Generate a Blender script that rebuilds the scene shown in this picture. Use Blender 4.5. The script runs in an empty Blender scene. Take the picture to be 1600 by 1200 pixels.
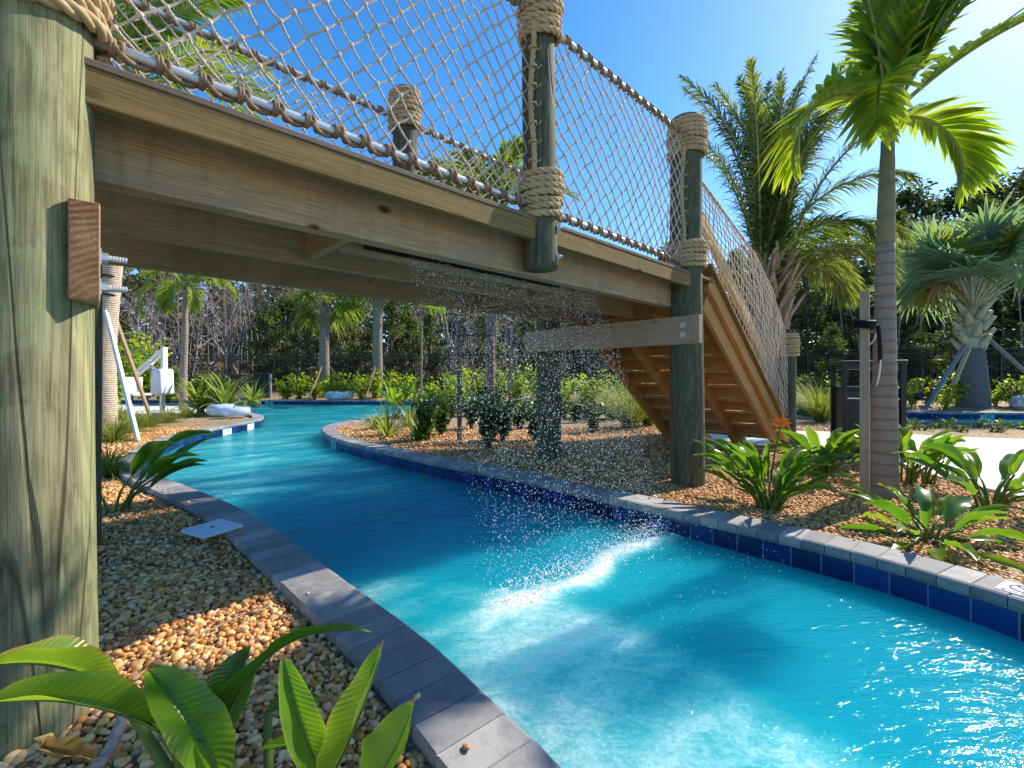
import bpy, bmesh, math, random
import numpy as np
from mathutils import Vector, Matrix, Euler

random.seed(7)
R_ = np.random.RandomState(11)
PI = math.pi
scene = bpy.context.scene
COL = scene.collection
F_PX, HX, HY, EYE = 700.0, 800.0, 588.0, 1.0      # focal length in photo pixels, principal column, horizon row, eye height


def at(px, py, z=0.0):
    """ground-plane point seen at a photo pixel"""
    y = (EYE - z) * F_PX / (py - HY)
    return np.array([(px - HX) / F_PX * y, y, z])


def aty(px, py, y):
    return np.array([(px - HX) / F_PX * y, y, EYE + (HY - py) / F_PX * y])


# ------------------------------------------------------------------ mesh builder
class MB:
    def __init__(s):
        s.v, s.lv, s.lc, s.at, s.n = [], [], [], [], 0

    def add(s, V, Fs, tone=0.5):
        V = np.asarray(V, float).reshape(-1, 3)
        if not isinstance(Fs, (list, tuple)):
            Fs = [Fs]
        for F in Fs:
            F = np.asarray(F, int)
            if F.ndim == 1:
                F = F.reshape(1, -1)
            s.lv.append((F + s.n).ravel())
            s.lc.append(np.full(len(F), F.shape[1], int))
        s.v.append(V)
        s.at.append(np.broadcast_to(np.asarray(tone, float), (len(V),)).copy())
        s.n += len(V)

    def mesh(s, name, smooth=True):
        me = bpy.data.meshes.new(name)
        V = np.concatenate(s.v)
        lv = np.concatenate(s.lv)
        lc = np.concatenate(s.lc)
        me.vertices.add(len(V))
        me.vertices.foreach_set('co', V.astype(np.float32).ravel())
        me.loops.add(len(lv))
        me.loops.foreach_set('vertex_index', lv.astype(np.int32))
        me.polygons.add(len(lc))
        st = np.concatenate([[0], np.cumsum(lc)[:-1]])
        me.polygons.foreach_set('loop_start', st.astype(np.int32))
        me.polygons.foreach_set('loop_total', lc.astype(np.int32))
        me.polygons.foreach_set('use_smooth', np.full(len(lc), bool(smooth)))
        a = me.attributes.new('tone', 'FLOAT', 'POINT')
        a.data.foreach_set('value', np.concatenate(s.at).astype(np.float32))
        me.update(calc_edges=True)
        me.validate()
        return me

    def build(s, name, mat, parent=None, smooth=True, loc=None, rot=None):
        o = bpy.data.objects.new(name, s.mesh(name, smooth))
        o.data.materials.append(mat)
        COL.objects.link(o)
        if parent is not None:
            o.parent = parent
        if loc is not None:
            o.location = loc
        if rot is not None:
            o.rotation_euler = rot
        return o


def tag(o, label=None, cat=None, group=None, kind=None):
    if label:
        o['label'] = label
    if cat:
        o['category'] = cat
    if group:
        o['group'] = group
    if kind:
        o['kind'] = kind
    return o


def thing(name, label, cat, loc=(0, 0, 0), rotz=0.0, group=None):
    o = bpy.data.objects.new(name, None)
    o.empty_display_size = 0.1
    COL.objects.link(o)
    o.location = loc
    o.rotation_euler = (0, 0, rotz)
    return tag(o, label, cat, group)


def copy_tree(o, parent=None):
    c = o.copy()
    COL.objects.link(c)
    if parent is not None:
        c.parent = parent
    for ch in list(o.children):
        copy_tree(ch, c)
    return c


def structure(o):
    o['kind'] = 'structure'
    return o


# ------------------------------------------------------------------ shapes
def rotz(V, a):
    c, s_ = math.cos(a), math.sin(a)
    V = np.asarray(V, float)
    return np.stack([V[:, 0] * c - V[:, 1] * s_, V[:, 0] * s_ + V[:, 1] * c, V[:, 2]], 1)


def box_vf(x0, x1, y0, y1, z0, z1, b=0.0):
    """a chamfered box"""
    bm = bmesh.new()
    bmesh.ops.create_cube(bm, size=1)
    for v in bm.verts:
        v.co = Vector((x0 + (v.co.x + .5) * (x1 - x0), y0 + (v.co.y + .5) * (y1 - y0), z0 + (v.co.z + .5) * (z1 - z0)))
    if b > 0:
        bmesh.ops.bevel(bm, geom=bm.edges[:], offset=b, segments=2, profile=0.6, affect='EDGES')
    bm.verts.index_update()
    V = np.array([v.co[:] for v in bm.verts])
    byn = {}
    for f in bm.faces:
        byn.setdefault(len(f.verts), []).append([v.index for v in f.verts])
    bm.free()
    return V, [np.array(x) for x in byn.values()]


def add_box(mb, x0, x1, y0, y1, z0, z1, b=0.0, rot=None, tone=.5):
    V, F = box_vf(x0, x1, y0, y1, z0, z1, b)
    if rot is not None:
        V = V @ np.array(rot).T
    mb.add(V, F, tone)


def board(name, p0, p1, thick, height, mat, parent, b=.005, up=(0, 0, 1), ext=(0, 0), segs=0):
    """a sawn board from p0 to p1 (centre line); its own x axis runs along the grain"""
    p0, p1 = Vector(p0), Vector(p1)
    d = p1 - p0
    L = d.length
    x = d.normalized()
    z = Vector(up)
    y = z.cross(x).normalized()
    z = x.cross(y).normalized()
    mb = MB()
    V, F = box_vf(-L / 2, L / 2, -thick / 2, thick / 2, -height / 2, height / 2, b)
    mb.add(V, F)
    o = mb.build(name, mat, parent, smooth=False)
    M = Matrix((x, y, z)).transposed().to_4x4()
    M.translation = (p0 + p1) / 2
    o.matrix_basis = M
    return o


def frames(P):
    P = np.asarray(P, float)
    T = np.gradient(P, axis=0)
    T /= np.linalg.norm(T, axis=1)[:, None] + 1e-12
    ref = np.array([0, 0, 1.0]) if abs(T[0][2]) < .9 else np.array([1.0, 0, 0])
    n = ref - T[0] * ref.dot(T[0])
    n /= np.linalg.norm(n)
    N = np.zeros_like(P)
    for i in range(len(P)):
        n = n - T[i] * n.dot(T[i])
        n /= np.linalg.norm(n) + 1e-12
        N[i] = n
    return T, N, np.cross(T, N)


def sweep(mb, P, rad, sides=6, cap=True, tone=.5, fr=None):
    P = np.asarray(P, float)
    n = len(P)
    T, N, B = frames(P) if fr is None else fr
    rad = np.broadcast_to(np.asarray(rad, float), (n,))
    a = np.arange(sides) * 2 * PI / sides
    V = P[:, None, :] + rad[:, None, None] * (np.cos(a)[None, :, None] * N[:, None, :] + np.sin(a)[None, :, None] * B[:, None, :])
    i = np.arange(n - 1)[:, None] * sides
    j = np.arange(sides)[None, :]
    j2 = (j + 1) % sides
    F = np.stack([i + j, i + j2, i + sides + j2, i + sides + j], -1).reshape(-1, 4)
    Fs = [F]
    if cap:
        Fs.append(np.arange(sides)[::-1].reshape(1, -1))
        Fs.append(((n - 1) * sides + np.arange(sides)).reshape(1, -1))
    mb.add(V.reshape(-1, 3), Fs, tone)


def resample(P, step):
    P = np.asarray(P, float)
    d = np.concatenate([[0], np.cumsum(np.linalg.norm(np.diff(P, axis=0), axis=1))])
    n = max(2, int(round(d[-1] / step)) + 1)
    t = np.linspace(0, d[-1], n)
    return np.stack([np.interp(t, d, P[:, k]) for k in range(3)], 1), t


def rope(mb, P, R, lay=None, strands=3, sides=6, step=None):
    """laid rope: strands twisted round the path"""
    lay = lay or R * 7
    P, t = resample(P, step or R * .55)
    T, N, B = frames(P)
    for k in range(strands):
        ph = 2 * PI * t / lay + k * 2 * PI / strands
        Q = P + R * .5 * (np.cos(ph)[:, None] * N + np.sin(ph)[:, None] * B)
        sweep(mb, Q, R * .56, sides, tone=.35 + .3 * random.random())


def coil(mb, cx, cy, rp, z0, z1, R, tilt=0.0, th0=0.0, wob=.004):
    """rope wound round a post between two heights"""
    pitch = R * 1.9
    turns = max(1.5, (z1 - z0) / pitch)
    n = int(turns * 2 * PI * (rp + R) / (R * .6))
    th = np.linspace(0, turns * 2 * PI, n)
    z = z0 + pitch * th / (2 * PI) + tilt * np.cos(th - th0)
    k = np.floor(th / (2 * PI))
    rr = rp + R * .9 + wob * np.sin(th * 2.3 + k * 1.7) + .006 * np.sin(k * 5.1)
    z = z + wob * np.sin(th * 1.1 + k * 2.1) * .8
    P = np.stack([cx + rr * np.cos(th), cy + rr * np.sin(th), z], 1)
    rope(mb, P, R)


def lathe(mb, prof, sides=24, cx=0, cy=0, tone=.5, cap=True):
    prof = np.asarray(prof, float)
    a = np.arange(sides) * 2 * PI / sides
    V = np.stack([cx + prof[:, 0][:, None] * np.cos(a), cy + prof[:, 0][:, None] * np.sin(a), np.broadcast_to(prof[:, 1][:, None], (len(prof), sides))], -1)
    n = len(prof)
    i = np.arange(n - 1)[:, None] * sides
    j = np.arange(sides)[None, :]
    F = np.stack([i + j, i + (j + 1) % sides, i + sides + (j + 1) % sides, i + sides + j], -1).reshape(-1, 4)
    Fs = [F]
    if cap:
        Fs += [np.arange(sides)[::-1].reshape(1, -1), ((n - 1) * sides + np.arange(sides)).reshape(1, -1)]
    mb.add(V.reshape(-1, 3), Fs, tone)


_hash = np.random.RandomState(5).rand(4096)


def vnoise(x, y, seed=0):
    x = np.asarray(x, float)
    y = np.asarray(y, float)
    xi, yi = np.floor(x).astype(int), np.floor(y).astype(int)
    fx, fy = x - xi, y - yi
    fx, fy = fx * fx * (3 - 2 * fx), fy * fy * (3 - 2 * fy)

    def h(a, b):
        return _hash[(a * 73 + b * 179 + seed * 31 + (a * b) * 7) & 4095]
    return (h(xi, yi) * (1 - fx) + h(xi + 1, yi) * fx) * (1 - fy) + (h(xi, yi + 1) * (1 - fx) + h(xi + 1, yi + 1) * fx) * fy


def fbm(x, y, o=4, seed=0):
    r, a, f = 0, .5, 1.0
    for k in range(o):
        r = r + a * vnoise(x * f, y * f, seed + k)
        a *= .5
        f *= 2.03
    return r


def smooth01(a, b, x):
    t = np.clip((np.asarray(x, float) - a) / (b - a), 0, 1)
    return t * t * (3 - 2 * t)


# ------------------------------------------------------------------ node helper
class Mat:
    def __init__(s, name):
        s.m = bpy.data.materials.new(name)
        s.m.use_nodes = True
        s.t = s.m.node_tree
        s.t.nodes.clear()
        s.out = s.t.nodes.new('ShaderNodeOutputMaterial')

    def n(s, typ, props=None, **inp):
        nd = s.t.nodes.new('ShaderNode' + typ)
        for k, v in (props or {}).items():
            setattr(nd, k, v)
        for k, v in inp.items():
            key = int(k[1:]) if k[0] == '_' else k.replace('__', ' ')
            s.set(nd.inputs[key], v)
        return nd

    def set(s, sock, v):
        if isinstance(v, bpy.types.NodeSocket):
            s.t.links.new(v, sock)
        elif isinstance(v, bpy.types.Node):
            s.t.links.new(v.outputs[0], sock)
        else:
            if isinstance(v, (tuple, list)) and len(v) == 3 and sock.type == 'RGBA':
                v = (*v, 1)
            sock.default_value = v

    def ramp(s, fac, stops, interp='LINEAR'):
        nd = s.t.nodes.new('ShaderNodeValToRGB')
        s.set(nd.inputs[0], fac)
        cr = nd.color_ramp
        cr.interpolation = interp
        while len(cr.elements) < len(stops):
            cr.elements.new(.5)
        for e, (p, c) in zip(cr.elements, stops):
            e.position = p
            e.color = (c, c, c, 1) if not isinstance(c, (tuple, list)) else (*c, 1)
        return nd.outputs[0]

    def math(s, op, a, b=None, clamp=False):
        nd = s.t.nodes.new('ShaderNodeMath')
        nd.operation = op
        nd.use_clamp = clamp
        s.set(nd.inputs[0], a)
        if b is not None:
            s.set(nd.inputs[1], b)
        return nd.outputs[0]

    def mix(s, fac, a, b, mode='MIX'):
        nd = s.t.nodes.new('ShaderNodeMix')
        nd.data_type = 'RGBA'
        nd.blend_type = mode
        s.set(nd.inputs[0], fac)
        s.set(nd.inputs[6], a)
        s.set(nd.inputs[7], b)
        return nd.outputs[2]

    def coord(s, which='Object', scale=(1, 1, 1), jitter=True):
        tc = s.t.nodes.new('ShaderNodeTexCoord')
        mp = s.t.nodes.new('ShaderNodeMapping')
        mp.inputs['Scale'].default_value = scale
        s.t.links.new(tc.outputs[which], mp.inputs['Vector'])
        if jitter:
            oi = s.t.nodes.new('ShaderNodeObjectInfo')
            mu = s.t.nodes.new('ShaderNodeMath')
            mu.operation = 'MULTIPLY'
            mu.inputs[1].default_value = 37.0
            s.t.links.new(oi.outputs['Random'], mu.inputs[0])
            cb = s.t.nodes.new('ShaderNodeCombineXYZ')
            for k in range(3):
                s.t.links.new(mu.outputs[0], cb.inputs[k])
            s.t.links.new(cb.outputs[0], mp.inputs['Location'])
        return mp.outputs[0]

    def noise(s, vec, scale, detail=4, rough=.55, dist=0.0):
        return s.n('TexNoise', Vector=vec, Scale=scale, Detail=detail, Roughness=rough, Distortion=dist).outputs[0]

    def bump(s, h, strength=.3, dist=.01, normal=None):
        nd = s.n('Bump', Height=h, Strength=strength, Distance=dist)
        if normal is not None:
            s.set(nd.inputs['Normal'], normal)
        return nd.outputs[0]

    def principled(s, col, rough=.6, spec=.3, metal=0.0, normal=None, **kw):
        p = s.n('BsdfPrincipled')
        s.set(p.inputs['Base Color'], col)
        s.set(p.inputs['Roughness'], rough)
        s.set(p.inputs['Specular IOR Level'], spec)
        s.set(p.inputs['Metallic'], metal)
        if normal is not None:
            s.set(p.inputs['Normal'], normal)
        for k, v in kw.items():
            s.set(p.inputs[k.replace('__', ' ')], v)
        return p

    def done(s, sh):
        s.set(s.out.inputs['Surface'], sh.outputs[0] if isinstance(sh, bpy.types.Node) else sh)
        return s.m

    def attr(s, name='tone'):
        nd = s.t.nodes.new('ShaderNodeAttribute')
        nd.attribute_name = name
        return nd.outputs['Fac']

    def rand(s):
        return s.t.nodes.new('ShaderNodeObjectInfo').outputs['Random']
# ------------------------------------------------------------------ materials
def plain(name, col, rough=.5, spec=.3, metal=0.0, var=.12, scale=30, bump=.05):
    m = Mat(name)
    c = m.coord()
    nz = m.noise(c, scale, 5, .6)
    k = m.ramp(nz, [(.3, tuple(x * (1 - var) for x in col)), (.7, tuple(min(1, x * (1 + var)) for x in col))])
    return m.done(m.principled(k, rough, spec, metal, m.bump(nz, bump, .01)))


def wood(name, dark, light, grain=1.0, knot=.35, stain=(.10, .11, .12), stain_amt=.35, rough=.75):
    m = Mat(name)
    c = m.coord(scale=(1, 1, 1))
    warp = m.n('TexNoise', Vector=m.coord(scale=(.9, 5, 5)), Scale=1.2, Detail=3)
    long_ = m.coord(scale=(.55, 9, 9))
    g1 = m.noise(long_, 2.6 * grain, 7, .62, 1.1)
    wv = m.n('TexWave', props={'wave_type': 'BANDS', 'bands_direction': 'Z'}, Vector=m.coord(scale=(.35, 2.2, 6)), Scale=3.2, Distortion=7.0, Detail=3.0)
    fine = m.noise(m.coord(scale=(3, 90, 90)), 2.0, 3, .6)
    base = m.mix(g1, dark, light)
    base = m.mix(m.math('MULTIPLY', wv.outputs[1], .2), base, tuple(x * .62 for x in dark))
    base = m.mix(m.math('MULTIPLY', m.ramp(fine, [(.35, 0.0), (.65, 1.0)]), .4), base, tuple(min(1, x * 1.25) for x in light))
    fin2 = m.noise(m.coord(scale=(1.4, 70, 70)), 2.0, 4, .6)
    base = m.mix(m.math('MULTIPLY', m.ramp(fin2, [(.5, 0.0), (.68, 1.0)]), .5), base, tuple(x * .62 for x in dark))
    # grey weathering and drip stains
    st = m.ramp(m.noise(c, 2.3, 5, .65), [(.47, 0.0), (.72, 1.0)])
    base = m.mix(m.math('MULTIPLY', st, stain_amt), base, stain)
    dr = m.ramp(m.noise(m.coord(scale=(9, 9, .9)), 1.6, 4, .6), [(.55, 0.0), (.75, 1.0)])
    base = m.mix(m.math('MULTIPLY', dr, stain_amt * .7), base, tuple(x * .5 for x in dark))
    # knots
    kv = m.n('TexVoronoi', Vector=m.coord(scale=(3.6, 6.5, 6.5)), Scale=.9, Randomness=1.0)
    kd = m.ramp(m.math('ADD', kv.outputs['Distance'], m.math('MULTIPLY', m.math('SUBTRACT', m.noise(c, 26, 4), .5), .10)), [(.02, 1.0), (.07, .65), (.15, 0.0)])
    base = m.mix(m.math('MULTIPLY', kd, knot * 1.25), base, (dark[0] * .35, dark[1] * .25, dark[2] * .22))
    h = m.math('ADD', m.math('MULTIPLY', g1, .6), m.math('MULTIPLY', fine, .5))
    return m.done(m.principled(base, rough, .2, 0, m.bump(h, .35, .006)))


def log_wood(name, dark, light, green, scale=1.0, streak=.5):
    """round treated pole: grain runs along z, cathedral figure, checks and blotches"""
    m = Mat(name)
    c = m.coord(scale=(1, 1, 1))
    lng = m.coord(scale=(7, 7, .55))
    g1 = m.noise(lng, 2.2 * scale, 7, .62, .8)
    blot = m.noise(m.coord(scale=(3.2, 3.2, 1.3)), 1.5 * scale, 5, .6, .6)
    fig = m.n('TexWave', props={'wave_type': 'RINGS', 'rings_direction': 'X'}, Vector=m.coord(scale=(1.6, 1.6, .32)), Scale=5.5, Distortion=5.5, Detail=3.0)
    fine = m.noise(m.coord(scale=(60, 60, 2.4)), 2.0, 3, .6)
    base = m.mix(m.ramp(g1, [(.3, 0.0), (.7, 1.0)]), dark, light)
    base = m.mix(m.ramp(blot, [(.45, 0.0), (.56, .8)]), base, green)
    bl2 = m.noise(m.coord(scale=(4, 4, 2.2)), 1.9 * scale, 6, .68, 1.5)
    base = m.mix(m.ramp(bl2, [(.5, 0.0), (.60, .62)]), base, (dark[0] * .66, dark[1] * .58, dark[2] * .5))
    base = m.mix(m.math('MULTIPLY', m.ramp(fig.outputs[1], [(.3, 0.0), (.9, 1.0)]), .38), base, tuple(x * .6 for x in dark))
    base = m.mix(m.math('MULTIPLY', m.ramp(fine, [(.35, 0.0), (.65, 1.0)]), .4), base, tuple(x * 1.25 for x in light))
    fin2 = m.noise(m.coord(scale=(95, 95, 1.6)), 2.0, 3, .6)
    base = m.mix(m.math('MULTIPLY', m.ramp(fin2, [(.5, 0.0), (.68, 1.0)]), .55), base, tuple(x * .5 for x in dark))
    st = m.ramp(m.noise(m.coord(scale=(10, 10, .5)), 1.3, 4, .6), [(.5, 0.0), (.72, 1.0)])
    base = m.mix(m.math('MULTIPLY', st, streak), base, (.075, .07, .05))
    # long drying checks
    cv = m.n('TexVoronoi', props={'feature': 'DISTANCE_TO_EDGE'}, Vector=m.coord(scale=(5.5, 5.5, .22)), Scale=1.0, Randomness=1.0)
    ck = m.ramp(cv.outputs['Distance'], [(.002, 1.0), (.007, 0.0)])
    base = m.mix(m.math('MULTIPLY', ck, .75), base, (.035, .033, .022))
    kv = m.n('TexVoronoi', Vector=m.coord(scale=(4, 4, 1.6)), Scale=1.2, Randomness=1.0)
    kd = m.ramp(kv.outputs['Distance'], [(.02, 1.0), (.08, .4), (.14, 0.0)])
    base = m.mix(m.math('MULTIPLY', kd, .6), base, (.10, .065, .03))
    h = m.math('SUBTRACT', m.math('ADD', m.math('MULTIPLY', g1, .5), m.math('MULTIPLY', fine, .3)), m.math('MULTIPLY', ck, 1.6))
    return m.done(m.principled(base, .78, .18, 0, m.bump(h, .5, .008)))


def leafmat(name, stops, trans=.4, rough=.42, spec=.35, vein=0.0, tcol=1.6, veinscale=60):
    m = Mat(name)
    t = m.attr('tone')
    nz = m.noise(m.coord('Object'), 5.0, 3, .6)
    f = m.math('ADD', m.math('MULTIPLY', t, .75), m.math('MULTIPLY', nz, .3))
    col = m.ramp(f, stops)
    nrm = None
    if vein > 0:
        wv = m.n('TexWave', props={'wave_type': 'BANDS', 'bands_direction': 'X'}, Vector=m.coord('UV', jitter=False), Scale=veinscale, Distortion=.3, Detail=1.0)
        nrm = m.bump(wv.outputs[1], vein, .004)
        col = m.mix(m.math('MULTIPLY', wv.outputs[1], .22), col, m.mix(1.0, col, (1.5, 1.5, 1.2), 'MULTIPLY'))
    p = m.principled(col, rough, spec, 0, nrm)
    tr = m.n('BsdfTranslucent', Color=m.mix(1.0, col, (tcol * 1.25, tcol * 1.25, tcol * .6), 'MULTIPLY'))
    if nrm is not None:
        m.set(tr.inputs['Normal'], nrm)
    return m.done(m.n('MixShader', _0=trans, _1=p.outputs[0], _2=tr.outputs[0]))


M = {}
M['fascia'] = wood('fascia wood', (.125, .075, .024), (.32, .205, .072), 1.0, .8, (.11, .115, .04), .45)
M['beam'] = wood('weathered beam wood', (.265, .16, .078), (.58, .40, .225), 1.2, 1.1, (.20, .19, .185), .5)
M['joist'] = wood('joist wood', (.26, .18, .095), (.50, .37, .205), 1.0, .7, (.15, .14, .09), .4)
M['deck'] = wood('deck plank wood', (.13, .085, .06), (.25, .175, .125), 1.0, .2, (.13, .12, .11), .4)
M['stair'] = wood('stair wood', (.38, .185, .06), (.64, .355, .13), 1.0, .45, (.22, .12, .05), .25)
M['pale'] = wood('new sawn pine', (.50, .35, .16), (.68, .50, .26), 1.0, .4, (.3, .2, .1), .2)
M['stake'] = wood('stake wood', (.30, .20, .13), (.47, .34, .22), 1.0, .5, (.2, .17, .14), .35)
M['greywood'] = wood('grey brace wood', (.16, .16, .17), (.30, .30, .31), 1.0, .3, (.1, .1, .12), .4)
M['shadedstake'] = wood('shade-painted stake wood', (.05, .05, .05), (.13, .125, .12), 1.0, .3, (.04, .04, .045), .4)  # stake wood with the shade on the island stakes darkened into its colour
M['whitewood'] = wood('white painted brace', (.62, .60, .56), (.80, .79, .76), 1.0, .1, (.4, .38, .33), .3)
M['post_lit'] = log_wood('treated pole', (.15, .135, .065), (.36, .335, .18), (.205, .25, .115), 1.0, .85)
M['post_shaded'] = log_wood('shade-painted treated pole', (.050, .054, .034), (.175, .172, .105), (.065, .10, .064), 1.5, .9)  # same poles as post_lit, their shadow put into a darker colour


def endgrain():
    m = Mat('end grain')
    c = m.coord()
    mp = m.n('Mapping', Vector=m.n('TexCoord').outputs['Object'], Location=(4.17 - .30, 0, -1.02))
    w = m.n('TexWave', props={'wave_type': 'RINGS', 'rings_direction': 'Y'}, Vector=mp.outputs[0], Scale=17, Distortion=3.2, Detail=4.0)
    nz = m.noise(c, 140, 4, .6)
    col = m.mix(m.math('ADD', m.math('MULTIPLY', w.outputs[1], .6), m.math('MULTIPLY', m.noise(c, 60, 5, .7), .35)), (.19, .085, .035), (.44, .235, .11))
    col = m.mix(m.math('MULTIPLY', nz, .55), col, (.13, .06, .03))
    col = m.mix(m.ramp(m.noise(c, 9, 3), [(.45, 0.0), (.7, .5)]), col, (.52, .34, .19))
    return m.done(m.principled(col, .85, .1, 0, m.bump(m.math('ADD', nz, w.outputs[1]), .5, .004)))


M['endgrain'] = endgrain()


def ropemat(name, c0, c1):
    m = Mat(name)
    c = m.coord()
    nz = m.noise(c, 190, 4, .7)
    nz2 = m.noise(c, 7, 3)
    col = m.mix(nz, c0, c1)
    col = m.mix(m.ramp(nz2, [(.4, 0.0), (.7, .5)]), col, tuple(x * .72 for x in c0))
    col = m.mix(m.math('MULTIPLY', m.attr(), .25), col, c1)
    return m.done(m.principled(col, .85, .12, 0, m.bump(nz, .6, .004)))


M['rope'] = ropemat('manila rope', (.40, .27, .135), (.66, .50, .29))
M['net'] = ropemat('net cord', (.50, .41, .31), (.74, .65, .54))
M['lash'] = ropemat('brown lashing', (.24, .15, .09), (.40, .28, .18))
M['galv'] = plain('galvanised steel', (.55, .58, .60), .35, .5, .75, .1, 25, .03)
M['pipe'] = plain('painted steel pipe', (.62, .66, .68), .32, .5, .35, .1, 18, .03)
M['black'] = plain('black powder coat', (.013, .013, .015), .42, .4, 0, .2, 40, .05)
M['blackplastic'] = plain('black plastic', (.016, .016, .018), .5, .4)
M['strap'] = plain('black strap', (.012, .012, .012), .7, .2)
M['whiteplastic'] = plain('white plastic', (.78, .80, .82), .35, .5, 0, .05)
M['lid'] = plain('blue grey plastic lid', (.52, .62, .74), .4, .4, 0, .08)
M['concrete'] = plain('pale concrete', (.72, .69, .63), .85, .15, 0, .08, 14, .12)
M['trunk'] = None


def coping():
    m = Mat('grey coping brick')
    c = m.coord(jitter=False)
    n1 = m.noise(c, 3.2, 5, .6)
    n2 = m.noise(c, 95, 5, .7)
    t = m.attr()
    f = m.math('ADD', m.math('MULTIPLY', t, .6), m.math('ADD', m.math('MULTIPLY', n1, .35), m.math('MULTIPLY', n2, .2)))
    col = m.ramp(f, [(.25, (.175, .172, .175)), (.55, (.27, .262, .255)), (.85, (.375, .358, .335))])
    dirt = m.ramp(m.noise(c, 7.5, 6, .7), [(.46, 0.0), (.66, .55)])
    col = m.mix(dirt, col, (.13, .125, .125))
    sp = m.ramp(m.noise(c, 220, 2), [(.62, 0.0), (.72, .5)])
    col = m.mix(sp, col, (.12, .12, .13))
    return m.done(m.principled(col, .7, .3, 0, m.bump(n2, .3, .003)))


M['coping'] = coping()
M['mortar'] = plain('pale mortar', (.52, .50, .47), .9, .1, 0, .15, 60, .1)


def tile():
    m = Mat('navy glazed tile')
    t = m.attr()
    nz = m.noise(m.coord(jitter=False), 14, 4)
    f = m.math('ADD', m.math('MULTIPLY', t, .7), m.math('MULTIPLY', nz, .3))
    col = m.ramp(f, [(.2, (.004, .011, .07)), (.6, (.006, .020, .12)), (.9, (.012, .045, .22))])
    return m.done(m.principled(col, .16, .55, 0, m.bump(nz, .06, .01)))


M['tile'] = tile()
M['grout'] = plain('tile grout', (.50, .55, .62), .8, .2, 0, .1, 60)


def plaster():
    m = Mat('pool plaster')
    nz = m.noise(m.coord(jitter=False), 2.2, 4)
    col = m.mix(nz, (.42, .70, .74), (.58, .82, .84))
    return m.done(m.principled(col, .8, .1))


M['plaster'] = plaster()


def gravel_ground():
    m = Mat('river gravel ground')
    c = m.coord(jitter=False)
    v = m.n('TexVoronoi', Vector=c, Scale=34, Randomness=1.0)
    v2 = m.n('TexVoronoi', Vector=c, Scale=52, Randomness=1.0)
    sep = m.n('SeparateColor', Color=v.outputs['Color'])
    col = m.ramp(sep.outputs[0], [(0, (.20, .115, .05)), (.2, (.36, .22, .095)), (.4, (.50, .34, .16)), (.62, (.58, .44, .27)), (.8, (.30, .25, .21)), (1, (.66, .57, .44))], 'CONSTANT')
    edge = m.ramp(v.outputs['Distance'], [(.25, 1.0), (.62, 0.0)])
    col = m.mix(m.ramp(v.outputs['Distance'], [(.42, 0.0), (.75, .75)]), col, (.12, .075, .035))
    big = m.noise(c, .9, 4)
    col = m.mix(m.ramp(big, [(.4, 0.0), (.7, .35)]), col, (.42, .30, .15))
    # beyond the beds the soil turns to leaf litter and rough grass
    y = m.n('SeparateXYZ', Vector=m.n('TexCoord').outputs['Object'])
    far = m.ramp(m.math('MULTIPLY', y.outputs[1], .01), [(.19, 0.0), (.22, 1.0)])
    litter = m.ramp(m.noise(c, 3.0, 6, .7), [(.35, (.045, .05, .018)), (.55, (.10, .085, .04)), (.75, (.17, .13, .075))])
    col = m.mix(far, col, litter)
    h = m.math('SUBTRACT', 1.0, v.outputs['Distance'])
    return m.done(m.principled(col, .8, .2, 0, m.bump(h, .9, .02)))


M['ground'] = gravel_ground()


def pebble():
    m = Mat('river pebbles')
    t = m.attr()
    nz = m.noise(m.coord(jitter=False), 70, 4, .6)
    col = m.ramp(t, [(0, (.15, .08, .03)), (.08, (.34, .165, .05)), (.22, (.48, .27, .085)), (.38, (.58, .38, .155)), (.55, (.66, .48, .24)),
                     (.72, (.74, .59, .37)), (.82, (.32, .26, .20)), (.9, (.44, .19, .07)), (1, (.78, .69, .54))])
    col = m.mix(m.math('MULTIPLY', nz, .4), col, m.mix(1.0, col, (.6, .55, .5), 'MULTIPLY'))
    col = m.mix(1.0, col, (1.22, 1.0, .74), 'MULTIPLY')
    return m.done(m.principled(col, .6, .3, 0, m.bump(nz, .25, .003)))


M['pebble'] = pebble()


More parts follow.
